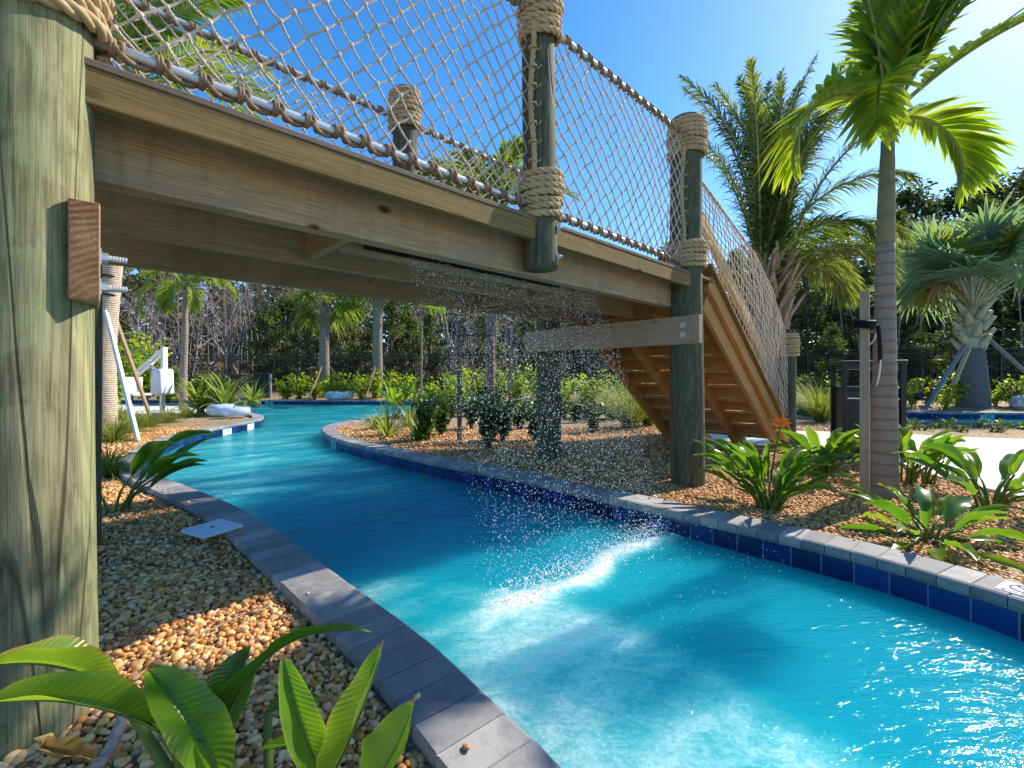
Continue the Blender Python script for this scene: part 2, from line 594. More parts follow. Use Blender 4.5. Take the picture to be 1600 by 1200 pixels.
def water():
    m = Mat('pool water')
    c = m.coord('Object', jitter=False)
    st = m.n('Mapping', Vector=m.n('TexCoord').outputs['Object'], Rotation=(0, 0, math.radians(-45)), Scale=(1.0, 2.4, 1))
    n1 = m.noise(st.outputs[0], 3.0, 4, .55, .9)
    n2 = m.noise(st.outputs[0], 11.0, 4, .6, .6)
    n3 = m.noise(c, 42.0, 3, .6)
    foam = m.attr('foam')
    h = m.math('ADD', m.math('MULTIPLY', n1, .9), m.math('ADD', m.math('MULTIPLY', n2, .4), m.math('MULTIPLY', n3, m.math('ADD', .07, m.math('MULTIPLY', foam, .5)))))
    nb = m.bump(h, .55, .03)
    fr = m.n('Fresnel', IOR=1.33, Normal=nb)
    gl = m.n('BsdfGlossy', Color=(.36, .45, .5), Roughness=.06, Normal=nb)
    tr = m.n('BsdfTransparent', Color=(.08, .76, .86))
    # entrained bubbles: milky cyan body, white where spray lands, pale on painted sunlit bend
    pat = m.noise(st.outputs[0], 5.0, 6, .66, 1.4)
    pat2 = m.noise(c, 52.0, 6, .72, .8)
    f = m.math('ADD', foam, m.math('MULTIPLY', m.math('SUBTRACT', m.math('ADD', m.math('MULTIPLY', pat, .5), m.math('MULTIPLY', pat2, .5)), .5), m.math('ADD', .22, m.math('MULTIPLY', foam, 1.7))), clamp=True)
    milk = m.ramp(f, [(0, .62), (.3, .64), (.7, .92), (1.0, 1.0)])
    mcol = m.ramp(f, [(0, (.01, .46, .62)), (.18, (.01, .53, .66)), (.36, (.10, .67, .74)), (.58, (.38, .83, .86)), (.8, (.74, .93, .94)), (.95, (.95, .97, .97))])
    df = m.n('BsdfDiffuse', Color=mcol, Normal=m.bump(h, .55, .03))
    ss = m.n('SubsurfaceScattering', props={'falloff': 'BURLEY'}, Color=mcol, Scale=1.3, Radius=(.3, .95, 1.0), Normal=m.bump(h, .9, .04))
    white = m.ramp(f, [(.55, 0.0), (.9, 1.0)])
    bub = m.n('MixShader', _0=m.math('ADD', .02, m.math('MULTIPLY', white, .85)), _1=ss.outputs[0], _2=df.outputs[0])
    body = m.n('MixShader', _0=milk, _1=tr.outputs[0], _2=bub.outputs[0])
    return m.done(m.n('MixShader', _0=fr.outputs[0], _1=body.outputs[0], _2=gl.outputs[0]))


M['water'] = water()


def droplet():
    m = Mat('water drops')
    gl = m.n('BsdfGlossy', Color=(1, 1, 1), Roughness=.08)
    df = m.n('BsdfDiffuse', Color=(.88, .93, .96))
    tl = m.n('BsdfTranslucent', Color=(.9, .95, 1.0))
    a = m.n('MixShader', _0=.45, _1=df.outputs[0], _2=tl.outputs[0])
    b = m.n('MixShader', _0=.25, _1=a.outputs[0], _2=gl.outputs[0])
    tp = m.n('BsdfTransparent', Color=(1, 1, 1))
    return m.done(m.n('MixShader', _0=.86, _1=tp.outputs[0], _2=b.outputs[0]))


M['drop'] = droplet()
M['spray'] = plain('splash foam', (.90, .93, .94), .6, .3, 0, .03)

G = {}
G['adonidia'] = leafmat('palm leaflet green', [(.15, (.07, .13, .010)), (.5, (.15, .235, .02)), (.85, (.28, .33, .035))], .55, .36, .4)
G['sunny'] = leafmat('yellow green leaflet', [(.15, (.07, .13, .015)), (.5, (.15, .22, .03)), (.85, (.27, .30, .05))], .42, .4, .35)
G['queen'] = leafmat('feather palm green', [(.1, (.035, .068, .014)), (.5, (.085, .14, .028)), (.85, (.22, .23, .055))], .4, .42, .4)
G['fan'] = leafmat('blue green fan', [(.1, (.07, .13, .085)), (.5, (.15, .235, .155)), (.9, (.30, .38, .26))], .42, .42, .4)
G['sabal'] = leafmat('sabal fan green', [(.1, (.07, .11, .018)), (.5, (.15, .20, .035)), (.9, (.29, .31, .08))], .42, .45, .35)
G['dead'] = leafmat('dry brown frond', [(.1, (.16, .09, .03)), (.5, (.28, .18, .07)), (.9, (.42, .29, .13))], .3, .7, .1)
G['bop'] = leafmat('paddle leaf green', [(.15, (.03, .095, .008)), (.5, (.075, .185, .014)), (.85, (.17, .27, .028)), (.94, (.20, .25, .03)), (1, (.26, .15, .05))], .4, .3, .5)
G['bopnear'] = leafmat('near paddle leaf', [(.15, (.035, .10, .008)), (.5, (.09, .20, .015)), (.85, (.20, .30, .03)), (.94, (.24, .30, .035)), (1, (.30, .17, .06))], .45, .28, .5, .22, 1.7, 7)
G['darkleaf'] = leafmat('dark shrub leaf', [(.1, (.020, .050, .014)), (.5, (.046, .098, .022)), (.9, (.11, .17, .035))], .3, .35, .5)
G['croton'] = leafmat('bright hedge leaf', [(.1, (.09, .16, .008)), (.5, (.21, .31, .015)), (.8, (.38, .42, .03)), (1, (.46, .38, .04))], .45, .4, .35)
G['grass'] = leafmat('ornamental grass', [(.1, (.075, .115, .018)), (.5, (.15, .20, .035)), (.9, (.30, .30, .09))], .4, .55, .2)
G['tree'] = leafmat('woodland leaf', [(.1, (.042, .062, .016)), (.5, (.095, .125, .033)), (.9, (.19, .22, .06))], .3, .55, .2)
G['treedark'] = leafmat('dark woodland leaf', [(.1, (.026, .044, .016)), (.5, (.062, .092, .028)), (.9, (.15, .18, .06))], .28, .55, .2)
G['brush'] = leafmat('brown underbrush', [(.1, (.085, .065, .05)), (.4, (.16, .125, .095)), (.7, (.15, .15, .07)), (1, (.25, .195, .175))], .25, .7, .1)
G['yucca'] = leafmat('strap leaf', [(.1, (.06, .11, .015)), (.5, (.15, .21, .03)), (.9, (.34, .36, .09))], .35, .4, .4)


def trunkmat(name, c0, c1, ring=9.0, ringamt=.5, bumpk=.4):
    m = Mat(name)
    c = m.coord(scale=(1, 1, 1))
    w = m.n('TexWave', props={'wave_type': 'BANDS', 'bands_direction': 'Z'}, Vector=c, Scale=ring, Distortion=1.6, Detail=3.0)
    nz = m.noise(c, 11, 6, .65)
    f = m.noise(m.coord(scale=(8, 8, 1)), 4, 4)
    col = m.mix(nz, c0, c1)
    r = m.ramp(w.outputs[1], [(.0, 1.0), (.16, 0.0)])
    col = m.mix(m.math('MULTIPLY', r, ringamt), col, tuple(x * .35 for x in c0))
    col = m.mix(m.ramp(f, [(.5, 0.0), (.75, .6)]), col, tuple(x * .6 for x in c1))
    return m.done(m.principled(col, .85, .12, 0, m.bump(m.math('ADD', nz, m.math('MULTIPLY', r, -1.0)), bumpk, .02)))


M['palmtrunk'] = trunkmat('ringed palm trunk', (.21, .155, .12), (.39, .315, .25), 3.4, .3, .5)
M['crownshaft'] = trunkmat('green crownshaft', (.17, .165, .085), (.30, .285, .165), 1.2, .2)
M['roughtrunk'] = trunkmat('rough palm trunk', (.22, .18, .14), (.44, .37, .30), 12.0, .7, 1.0)
M['paletrunk'] = trunkmat('pale pruned trunk', (.48, .36, .25), (.74, .62, .48), 8.0, .6, 1.0)
M['greytrunk'] = trunkmat('grey palm trunk', (.10, .095, .10), (.23, .215, .215), 9.0, .5, .7)
M['bark'] = trunkmat('grey bark', (.075, .062, .05), (.17, .145, .12), 2.0, .1, .8)
M['barebark'] = trunkmat('bare twig bark', (.20, .165, .15), (.38, .32, .295), 2.0, .1, .5)
M['stem'] = plain('green stem', (.11, .16, .03), .45, .3, 0, .25, 12)
M['petiole'] = plain('palm petiole', (.25, .25, .07), .45, .3, 0, .2, 10)
M['palepetiole'] = plain('pale boot', (.42, .40, .26), .6, .2, 0, .25, 8)
M['boot'] = plain('cut frond boot', (.30, .22, .13), .8, .1, 0, .4, 16, .4)
M['orange'] = plain('orange petal', (.85, .22, .01), .45, .3, 0, .15)
M['yellowflower'] = plain('yellow bloom', (.85, .50, .02), .5, .3, 0, .2)
M['tube'] = None


def clearvinyl():
    m = Mat('clear blue vinyl')
    p = m.principled((.60, .74, .88), .12, .6)
    tp = m.n('BsdfTransparent', Color=(.80, .90, .97))
    return m.done(m.n('MixShader', _0=.62, _1=tp.outputs[0], _2=p.outputs[0]))


M['tube'] = clearvinyl()
M['marker'] = plain('white marker tile', (.78, .80, .80), .25, .5, 0, .04)
M['tealmarker'] = plain('teal marker tile', (.18, .48, .52), .25, .5, 0, .06)
M['ink'] = plain('dark lettering', (.02, .03, .06), .5, .3)
M['red'] = plain('red ring', (.5, .03, .03), .5, .3)
M['orangesign'] = plain('orange fence sign', (.75, .30, .03), .5, .3)
# ------------------------------------------------------------------ river outline (top inner edge of the coping)
LEFT = [(1.0, -3), (.62, .2), (.33, .72), (.0934, 1.09), (-.0742, 1.299), (-.334, 1.614), (-.87, 2.152), (-1.251, 2.538), (-1.697, 2.969),
        (-2.17, 3.376), (-2.62, 3.715), (-3.12, 4.08), (-3.66, 4.5), (-4.15, 5.0), (-4.5, 5.55), (-4.93, 6.25), (-5.26, 7.05), (-5.45, 7.9),
        (-5.54, 8.7), (-5.58, 9.5), (-5.72, 10.2), (-6.1, 10.9), (-6.7, 11.6), (-7.5, 12.6), (-8.6, 13.8), (-10.2, 15.0), (-13, 15.9), (-20, 16.2)]
FAR = [(-20, 18.3), (-13, 18.2), (-8, 17.9), (-4, 17.7), (-1, 17.4), (3, 16.4), (7, 14.2), (10, 12.4), (14, 11.75), (26, 11.7)]
ISLE = [(26, 9.1), (14, 9.0), (9.8, 9.4), (7.2, 10.4), (4.5, 12.1), (1.5, 12.9), (-1, 12.5), (-2.4, 11.6), (-3.2, 10.5), (-3.55, 9.5), (-3.58, 8.7),
        (-3.3, 7.85), (-2.75, 6.97), (-2.13, 6.27), (-1.4, 5.56), (-.907, 5.08), (0, 4.32), (.606, 3.72), (1.3, 3.037), (1.749, 2.578), (1.97, 2.30),
        (2.177, 1.93), (2.45, 1.45), (2.7, .95), (3.0, .2), (3.6, -3)]


def catmull(P, step=.06):
    P = np.asarray(P, float)
    Q = np.vstack([2 * P[0] - P[1], P, 2 * P[-1] - P[-2]])
    out = []
    for i in range(1, len(Q) - 2):
        p0, p1, p2, p3 = Q[i - 1], Q[i], Q[i + 1], Q[i + 2]
        n = max(2, int(np.linalg.norm(p2 - p1) / step))
        t = np.linspace(0, 1, n, endpoint=False)[:, None]
        out.append(.5 * ((2 * p1) + (-p0 + p2) * t + (2 * p0 - 5 * p1 + 4 * p2 - p3) * t * t + (-p0 + 3 * p1 - 3 * p2 + p3) * t ** 3))
    out.append(P[-1:])
    return np.vstack(out)


cL, cF, cI = catmull(LEFT), catmull(FAR), catmull(ISLE)
POLY = np.vstack([cL, cF, cI])[::1]
_dec = np.vstack([catmull(LEFT, .14), catmull(FAR, .3), catmull(ISLE, .14)])


def sdist(X, Y, poly=_dec):
    """signed distance to the river outline, positive on land"""
    P = np.stack([X.ravel(), Y.ravel()], 1)
    A = poly
    B = np.roll(poly, -1, 0)
    out = np.empty(len(P))
    for s0 in range(0, len(P), 4000):
        p = P[s0:s0 + 4000]
        ab = B - A
        ap = p[:, None, :] - A[None]
        t = np.clip((ap * ab).sum(-1) / ((ab ** 2).sum(-1) + 1e-12), 0, 1)
        d = np.sqrt(((ap - t[..., None] * ab) ** 2).sum(-1)).min(1)
        yi, yj = A[:, 1][None], B[:, 1][None]
        cond = (yi > p[:, 1:2]) != (yj > p[:, 1:2])
        xs = A[:, 0][None] + (p[:, 1:2] - yi) / (yj - yi + 1e-15) * (B[:, 0] - A[:, 0])[None]
        inside = ((cond & (p[:, 0:1] < xs)).sum(1) % 2) == 1
        out[s0:s0 + 4000] = np.where(inside, -d, d)
    return out.reshape(X.shape)


def ground_z(x, y):
    x = np.asarray(x, float)
    y = np.asarray(y, float)
    yf = np.interp(x, cF[:, 0], cF[:, 1])
    far = .2 * smooth01(.4, 3.0, y - yf)
    yi = np.where(x > 2.1, -5, np.interp(x, cI[::-1][:, 0], cI[::-1][:, 1]))
    bump = .035 * (fbm(x * .9, y * .9, 3, 3) - .45)
    return far + bump


def gz(x, y):
    return float(ground_z(x, y))


# ground sheet: one mesh that dips under the river
xs = np.concatenate([np.linspace(-700, -34, 16), np.arange(-30, -8, .6), np.arange(-8, 6, .075), np.arange(6, 15, .12), np.arange(15, 32, .6), np.linspace(34, 700, 16)])
ys = np.concatenate([np.linspace(-60, -2, 12), np.arange(-1, 9, .075), np.arange(9, 19, .12), np.arange(19, 34, .6), np.linspace(36, 900, 18)])
GX, GY = np.meshgrid(xs, ys)
SD = np.full(GX.shape, 9.0)
near = (GX > -21) & (GX < 27) & (GY > -3.2) & (GY < 19)
SD[near] = sdist(GX[near], GY[near])
GZ = ground_z(GX, GY)
GZ[SD < .11] = -1.25
mb = MB()
ny, nx = GX.shape
i = np.arange(ny - 1)[:, None] * nx
j = np.arange(nx - 1)[None]
mb.add(np.stack([GX, GY, GZ], -1).reshape(-1, 3), np.stack([i + j, i + j + 1, i + nx + j + 1, i + nx + j], -1).reshape(-1, 4))
structure(mb.build('ground', M['ground']))

# pool floor and walls
WL = -.13
mb = MB()
mb.add([(-22, -4, -1.0), (28, -4, -1.0), (28, 20, -1.0), (-22, 20, -1.0)], [[0, 1, 2, 3]])
structure(mb.build('pool_floor', M['plaster']))


def inset(C, d):
    """offset a polyline to its left (positive) by d"""
    T = np.gradient(C, axis=0)
    T /= np.linalg.norm(T, axis=1)[:, None]
    return C + d * np.stack([-T[:, 1], T[:, 0]], 1)


# each bank: with LEFT listed outward and FAR, ISLE following on, the land lies on which side?
def land_side(C):
    k = len(C) // 2
    q = inset(C, .05)[k:k + 1]
    return 1.0 if sdist(q[:, 0], q[:, 1])[0] > 0 else -1.0


wall, mort, brick, tl, gr = MB(), MB(), MB(), MB(), MB()
BRK_V, BRK_F = None, None


def strip(mbx, A, za, B, zb, tone=.5):
    n = len(A)
    V = np.vstack([np.column_stack([A, np.broadcast_to(za, n)]), np.column_stack([B, np.broadcast_to(zb, n)])])
    k = np.arange(n - 1)
    mbx.add(V, np.stack([k, k + 1, k + 1 + n, k + n], 1), tone)


CW = .205
for C in (cL, cF, cI):
    sg = land_side(C)
    w0 = inset(C, sg * .012)
    strip(wall, w0, -1.05, w0, -.02)
    # grout backing of the tile band
    g0 = inset(C, sg * .006)
    strip(gr, g0, -.19, g0, -.012)
    # mortar bed under and between bricks
    a, b = inset(C, sg * -.014), inset(C, sg * (CW - .006))
    strip(mort, a, .046, b, .046)
    strip(mort, a, -.008, a, .046)
    strip(mort, b, -.12, b, .046)
    strip(mort, a, -.008, g0, -.008)
    # bricks and tiles along the bank
    d = np.concatenate([[0], np.cumsum(np.linalg.norm(np.diff(C, axis=0), axis=1))])

    def pt(s_, off):
        x = np.interp(s_, d, C[:, 0])
        y = np.interp(s_, d, C[:, 1])
        e = .03
        tx = np.interp(s_ + e, d, C[:, 0]) - np.interp(s_ - e, d, C[:, 0])
        ty = np.interp(s_ + e, d, C[:, 1]) - np.interp(s_ - e, d, C[:, 1])
        l = math.hypot(tx, ty)
        return np.array([x - ty / l * off * sg, y + tx / l * off * sg])
    PB = .118
    prof = [(-.020, -.008), (-.030, .012), (-.030, .030), (-.022, .046), (-.010, .052), (CW - .006, .052), (CW, .046), (CW, -.07), (CW - .1, -.07)]
    for q in np.arange(.02, d[-1] - PB, PB):
        t = random.random()
        dz = random.uniform(-.0012, .0012)
        g = .0022
        ring = []
        for s_ in (q + g, q + g + .003, q + PB - g - .003, q + PB - g):
            inn = .003 if s_ in (q + g, q + PB - g) else 0
            for (o_, z_) in prof:
                p = pt(s_, o_)
                ring.append((p[0], p[1], z_ + dz - (inn if z_ > .04 else 0)))
        n = len(prof)
        F = []
        for r in range(3):
            for k in range(n - 1):
                F.append((r * n + k, r * n + k + 1, (r + 1) * n + k + 1, (r + 1) * n + k))
        V = np.array(ring)
        brick.add(V, [np.array(F), np.arange(n)[::-1], 3 * n + np.arange(n)], t)
    PT = .152
    for q in np.arange(.02, d[-1] - PT, PT):
        t = random.random()
        g = .0035
        P0, P1 = pt(q + g, -.002), pt(q + PT - g, -.002)
        Q0, Q1 = pt(q + g, .006), pt(q + PT - g, .006)
        z0, z1 = -.162, -.0135
        V = [(P0[0], P0[1], z0), (P1[0], P1[1], z0), (P1[0], P1[1], z1), (P0[0], P0[1], z1), (Q0[0], Q0[1], z0), (Q1[0], Q1[1], z0), (Q1[0], Q1[1], z1), (Q0[0], Q0[1], z1)]
        tl.add(V, [[(0, 1, 2, 3), (0, 4, 5, 1), (3, 2, 6, 7), (0, 3, 7, 4), (1, 5, 6, 2)]], t)
        # one matching field below the water line
structure(wall.build('pool_wall', M['plaster']))
cop = structure(brick.build('pool_coping', M['coping'], smooth=False))
o = mort.build('mortar_joint', M['mortar'], cop)
o = gr.build('tile_grout', M['grout'], cop)
o = tl.build('waterline_tile', M['tile'], cop, smooth=False)

# water surface with real ripples
wx = np.concatenate([np.arange(-21, -7, .35), np.arange(-7, -4, .08), np.arange(-4, 2.9, .035), np.arange(2.9, 5, .2), np.arange(5, 26.5, .35)])
wy = np.concatenate([np.arange(-3, .6, .2), np.arange(.6, 5.2, .035), np.arange(5.2, 9, .07), np.arange(9, 19, .2)])
WX, WY = np.meshgrid(wx, wy)
SW = sdist(WX, WY)
cur = (WX * -.70 + WY * -.71)            # along the current
acr = (WX * -.71 + WY * .70)
wz = .028 * (fbm(acr * 1.4, cur * .9, 3, 1) - .45) + .016 * (fbm(acr * 4.2 + 3, cur * 2.4, 3, 5) - .45)
# where the spray lands the surface is thrown about
BX, BY = .727, .687                      # bridge axis; its cross axis is (-BY, BX)
PR = np.array([1.645, 4.14])


def bridge_uv(X, Y):
    return (X - PR[0]) * BX + (Y - PR[1]) * BY, -(X - PR[0]) * BY + (Y - PR[1]) * BX


U_, D_ = bridge_uv(WX, WY)
along = np.exp(-((U_ + 1.78) / .92) ** 4)
line = np.exp(-((D_ + .30 - .05 * np.sin(U_ * 7)) / .085) ** 2) * along
patch = np.exp(-((D_ + .62) / .36) ** 2) * np.exp(-((U_ + 2.1) / 1.0) ** 4)
wz += line * (.05 * fbm(WX * 11, WY * 11, 3, 8) - .005) + patch * .028 * (fbm(WX * 8, WY * 8, 3, 9) - .45)
# bubbles carried down the current: broad milky tongues below the splash
tong = smooth01(.36, .60, fbm(acr * 1.1 + 7, cur * .55, 4, 21))
bx_ = np.interp(WY, [.6, 1.0, 1.3, 1.68, 2.0, 2.31, 2.6], [1.3, 1.22, 1.12, .96, .66, .30, -.4])
reg = smooth01(-.05, .30, bx_ - WX + .30 * (fbm(acr * 2.6, cur * 1.2, 4, 31) - .45)) * smooth01(2.62, 2.25, WY + .12 * WX)
streak = fbm(acr * 5.5, cur * 1.5, 4, 41)
foam = .0 + .98 * line * (.6 + 1.1 * (fbm(WX * 9, WY * 9, 3, 14) - .3)) + .16 * patch + reg * (.27 + .80 * (streak - .46) + .14 * tong)
foam += reg * .10 * np.exp(-((WX - .75) / .35) ** 2 - ((WY - 1.25) / .3) ** 2)
up_ = smooth01(1.5, 2.6, D_)  # sunlit water beyond the bridge shadow: paleness painted in, with white streaks
foam += up_ * (.17 + .62 * (streak - .43) + .10 * tong)
foam += .26 * np.exp(-((WX + 2.2) / .45) ** 2 - ((WY - 3.2) / .3) ** 2) * (.4 + 1.2 * streak)
foam = np.clip(foam, 0, 1)
idx = -np.ones(WX.size, int)
ny, nx = WX.shape
i = np.arange(ny - 1)[:, None] * nx
j = np.arange(nx - 1)[None]
Q = np.stack([i + j, i + j + 1, i + nx + j + 1, i + nx + j], -1).reshape(-1, 4)
keep = (SW.ravel()[Q] < .01).any(1)
Q = Q[keep]
used = np.unique(Q)
idx[used] = np.arange(len(used))
mb = MB()
mb.add(np.stack([WX.ravel()[used], WY.ravel()[used], WL + wz.ravel()[used]], 1), idx[Q])
wo = structure(mb.build('water', M['water']))
a = wo.data.attributes.new('foam', 'FLOAT', 'POINT')
a.data.foreach_set('value', foam.ravel()[used].astype(np.float32))

# pale concrete walk on the far right and the paved deck at the back left
def flat(name, pts, z, mat, thick=.05):
    P = catmull(pts + [pts[0]], .25)[:-1]
    n = len(P)
    mbx = MB()
    V = np.vstack([np.column_stack([P, np.full(n, z)]), np.column_stack([P, np.full(n, z - thick)])])
    k = np.arange(n)
    k2 = (k + 1) % n
    mbx.add(V, [np.arange(n), np.stack([k, k + n, k2 + n, k2], 1)])
    return structure(mbx.build(name, mat, smooth=False))


WALK = [(4.15, 2.4), (4.08, 3.0), (4.1, 3.6), (4.14, 4.4), (4.3, 5.0), (4.05, 5.7), (3.3, 6.05), (2.75, 6.5), (2.75, 7.1), (3.5, 7.7), (4.8, 7.95), (6.4, 7.55), (7.9, 6.9), (12.5, 6.1), (12.5, 2.4)]
flat('concrete_path', WALK, .035, M['concrete'])
flat('paved_deck', [(-16, 11.6), (-9.0, 11.7), (-8.7, 12.6), (-9.6, 14.0), (-11, 14.8), (-16, 15.4)], .03, M['concrete'])
WALKP = catmull(WALK + [WALK[0]], .25)[:-1]


# ------------------------------------------------------------------ loose river pebbles (real stones where the eye can tell)
def ico(sub):
    bm = bmesh.new()
    bmesh.ops.create_icosphere(bm, subdivisions=sub, radius=1)
    V = np.array([v.co[:] for v in bm.verts])
    Fc = np.array([[v.index for v in f.verts] for f in bm.faces])
    bm.free()
    return V, Fc


JIT = .22


def scatter(V0, F0, P, S, tones, mbx, flatten=(.5, .85)):
    n = len(P)
    nv = len(V0)
    r = R_
    a = r.rand(n) * 2 * PI
    tx, ty = (r.rand(n) - .5) * .9, (r.rand(n) - .5) * .9
    sx = S * (.75 + .6 * r.rand(n))
    sy = S * (.65 + .5 * r.rand(n))
    sz = S * (flatten[0] + (flatten[1] - flatten[0]) * r.rand(n))
    V = V0[None] * np.stack([sx, sy, sz], 1)[:, None, :]
    jit = 1 + JIT * (r.rand(n, nv, 1) - .5)
    V = V * jit
    # tilt about x then y, then spin
    c, s_ = np.cos(tx)[:, None], np.sin(tx)[:, None]
    V = np.stack([V[..., 0], V[..., 1] * c - V[..., 2] * s_, V[..., 1] * s_ + V[..., 2] * c], -1)
    c, s_ = np.cos(ty)[:, None], np.sin(ty)[:, None]
    V = np.stack([V[..., 0] * c + V[..., 2] * s_, V[..., 1], -V[..., 0] * s_ + V[..., 2] * c], -1)
    c, s_ = np.cos(a)[:, None], np.sin(a)[:, None]
    V = np.stack([V[..., 0] * c - V[..., 1] * s_, V[..., 0] * s_ + V[..., 1] * c, V[..., 2]], -1)
    V = V + P[:, None, :]
    F = (F0[None] + (np.arange(n) * nv)[:, None, None]).reshape(-1, F0.shape[1])
    mbx.add(V.reshape(-1, 3), F, np.repeat(tones, nv))


def in_poly(X, Y, poly):
    A, B = poly, np.roll(poly, -1, 0)
    r = np.zeros(len(X), bool)
    for (ax, ay), (bx, by) in zip(A, B):
        c = ((ay > Y) != (by > Y)) & (X < ax + (Y - ay) / (by - ay + 1e-15) * (bx - ax))
        r ^= c
    return r


def pebble_band(y0, y1, step, size, sub, name, x0=-8.5, x1=6.0, layers=1):
    gx, gy = np.meshgrid(np.arange(x0, x1, step), np.arange(y0, y1, step))
    X = gx.ravel() + (R_.rand(gx.size) - .5) * step * 1.1
    Y = gy.ravel() + (R_.rand(gx.size) - .5) * step * 1.1
    vis = (np.abs(X) < Y * 1.19 + .15)
    X, Y = X[vis], Y[vis]
    sd = sdist(X, Y)
    k = (sd > CW + .004) & ~in_poly(X, Y, WALKP)
    X, Y = X[k], Y[k]
    S = size * (.6 + .75 * R_.rand(len(X)) ** 1.6)
    Z = ground_z(X, Y) + S * .3 + R_.rand(len(X)) * size * .45
    t = R_.rand(len(X))
    mbx = MB()
    V0, F0 = ico(sub)
    scatter(V0, F0, np.stack([X, Y, Z], 1), S, t, mbx)
    o = mbx.build(name, M['pebble'])
    o['kind'] = 'stuff'
    return o


pebble_band(.75, 2.3, .0185, .0125, 2, 'gravel')
pebble_band(2.3, 4.6, .022, .0135, 1, 'gravel')
pebble_band(4.6, 8.8, .036, .020, 1, 'gravel')
# ------------------------------------------------------------------ footbridge (local x along the span to the right, y across it away from the eye)
bridge = thing('footbridge', 'wooden rope-net footbridge on round green poles spanning the blue lazy river', 'footbridge', (PR[0], PR[1], 0), math.atan2(BX and BY, BX))
UL = -4.17


def part(mbx, name, mat, smooth=True, parent=None):
    return mbx.build(name, mat, parent or bridge, smooth)


def pole(x, y, z0, z1, r0, r1, mat, seed):
    """a slightly crooked tapered log; returned as its own mesh with origin at its foot"""
    rs = np.random.RandomState(seed)
    nr, ns = 44, 40
    z = np.linspace(0, z1 - z0, nr)
    a = np.arange(ns) * 2 * PI / ns
    rad = r0 + (r1 - r0) * z / (z1 - z0)
    Rr = rad[:, None] * (1 + .05 * (fbm(np.cos(a)[None] * 1.3 + seed, z[:, None] * 1.1 + np.sin(a)[None] * 1.3, 3, seed % 40) - .45))
    wx_, wy_ = .008 * np.sin(z * 1.3 + seed), .008 * np.cos(z * 1.1 + seed * 2)
    V = np.stack([wx_[:, None] + Rr * np.cos(a), wy_[:, None] + Rr * np.sin(a), np.broadcast_to(z[:, None], Rr.shape)], -1)
    top = V[-1].copy()
    inner = top.copy()
    inner[:, :2] *= .93
    inner[:, 2] += .006
    bot = V[0].copy()
    V = np.concatenate([V.reshape(-1, 3), inner])
    n = nr
    i = np.arange(n)[:, None] * ns
    j = np.arange(ns)[None]
    F = np.stack([i + j, i + (j + 1) % ns, i + ns + (j + 1) % ns, i + ns + j], -1).reshape(-1, 4)
    mbx = MB()
    mbx.add(V, [F, np.arange(ns)[::-1], n * ns + np.arange(ns)])
    return mbx.build('post', mat, bridge, loc=(x, y, z0))


def bands(po, rp, zs, z0, seed, tilt=.0, R=.021, th=0.0):
    for (a, b) in zs:
        mbx = MB()
        coil(mbx, 0, 0, rp, a - z0, b - z0, R, tilt, th)
        part(mbx, 'rope_wrap', M['rope'], parent=po)


def bolt(parent, loc, direction, rod=.05, r=.008, name='bolt'):
    """hex nut on a square washer with the threaded end standing out"""
    mbx = MB()
    d = Vector(direction).normalized()
    q = Vector((0, 0, 1)).rotation_difference(d).to_matrix()
    m3 = MB()
    a6 = np.arange(6) * PI / 3
    V, Fb = box_vf(-.024, .024, -.024, .024, 0, .005, .001)
    Q = np.array(q)
    mbx.add(V @ Q.T, Fb)
    hexv = np.array([[.0165 * math.cos(t), .0165 * math.sin(t), z] for z in (.004, .021) for t in a6])
    k = np.arange(6)
    mbx.add(hexv @ Q.T, [np.stack([k, (k + 1) % 6, (k + 1) % 6 + 6, k + 6], 1), k[::-1], k + 6])
    c = np.array([[r * math.cos(t), r * math.sin(t), z] for z in np.linspace(.018, .021 + rod, 14) for t in np.arange(10) * PI / 5])
    nn = 14
    c[:, :2] *= np.repeat(1 + .06 * (-1) ** np.arange(nn), 10)[:, None]
    i = np.arange(nn - 1)[:, None] * 10
    j = np.arange(10)[None]
    F = np.stack([i + j, i + (j + 1) % 10, i + 10 + (j + 1) % 10, i + 10 + j], -1).reshape(-1, 4)
    mbx.add(c @ Q.T, [F, (nn - 1) * 10 + np.arange(10)])
    o = part(mbx, name, M['galv'], False, parent)
    o.location = loc
    return o


# posts ---------------------------------------------------------------------
TOP = 3.40
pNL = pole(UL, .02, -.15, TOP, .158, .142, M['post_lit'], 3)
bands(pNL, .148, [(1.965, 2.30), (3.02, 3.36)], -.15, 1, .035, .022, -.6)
pNR = pole(0, .03, -.15, TOP - .02, .152, .137, M['post_shaded'], 8)
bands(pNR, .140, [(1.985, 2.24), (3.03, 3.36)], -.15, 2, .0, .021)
pFL = pole(UL + .035, 1.72, -.15, TOP, .155, .14, M['post_shaded'], 12)
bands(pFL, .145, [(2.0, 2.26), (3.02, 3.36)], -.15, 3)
pFR = pole(.02, 1.76, -.15, TOP + .06, .150, .135, M['post_shaded'], 15)
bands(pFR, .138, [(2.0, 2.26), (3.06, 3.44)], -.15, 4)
pMF = pole(-2.035, -.005, 1.655, TOP, .104, .098, M['post_shaded'], 21)
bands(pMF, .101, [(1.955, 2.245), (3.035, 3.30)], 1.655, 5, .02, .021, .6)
pMB = pole(-2.04, 1.60, 1.80, TOP + .08, .108, .102, M['post_shaded'], 25)
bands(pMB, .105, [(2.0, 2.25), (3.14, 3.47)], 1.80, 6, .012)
pSF = pole(3.02, .02, -.1, 1.64, .118, .112, M['post_shaded'], 31)
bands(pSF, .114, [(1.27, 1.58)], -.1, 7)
pSB = pole(3.02, 1.62, -.1, 1.64, .118, .112, M['post_shaded'], 33)
bands(pSB, .114, [(1.27, 1.58)], -.1, 8)
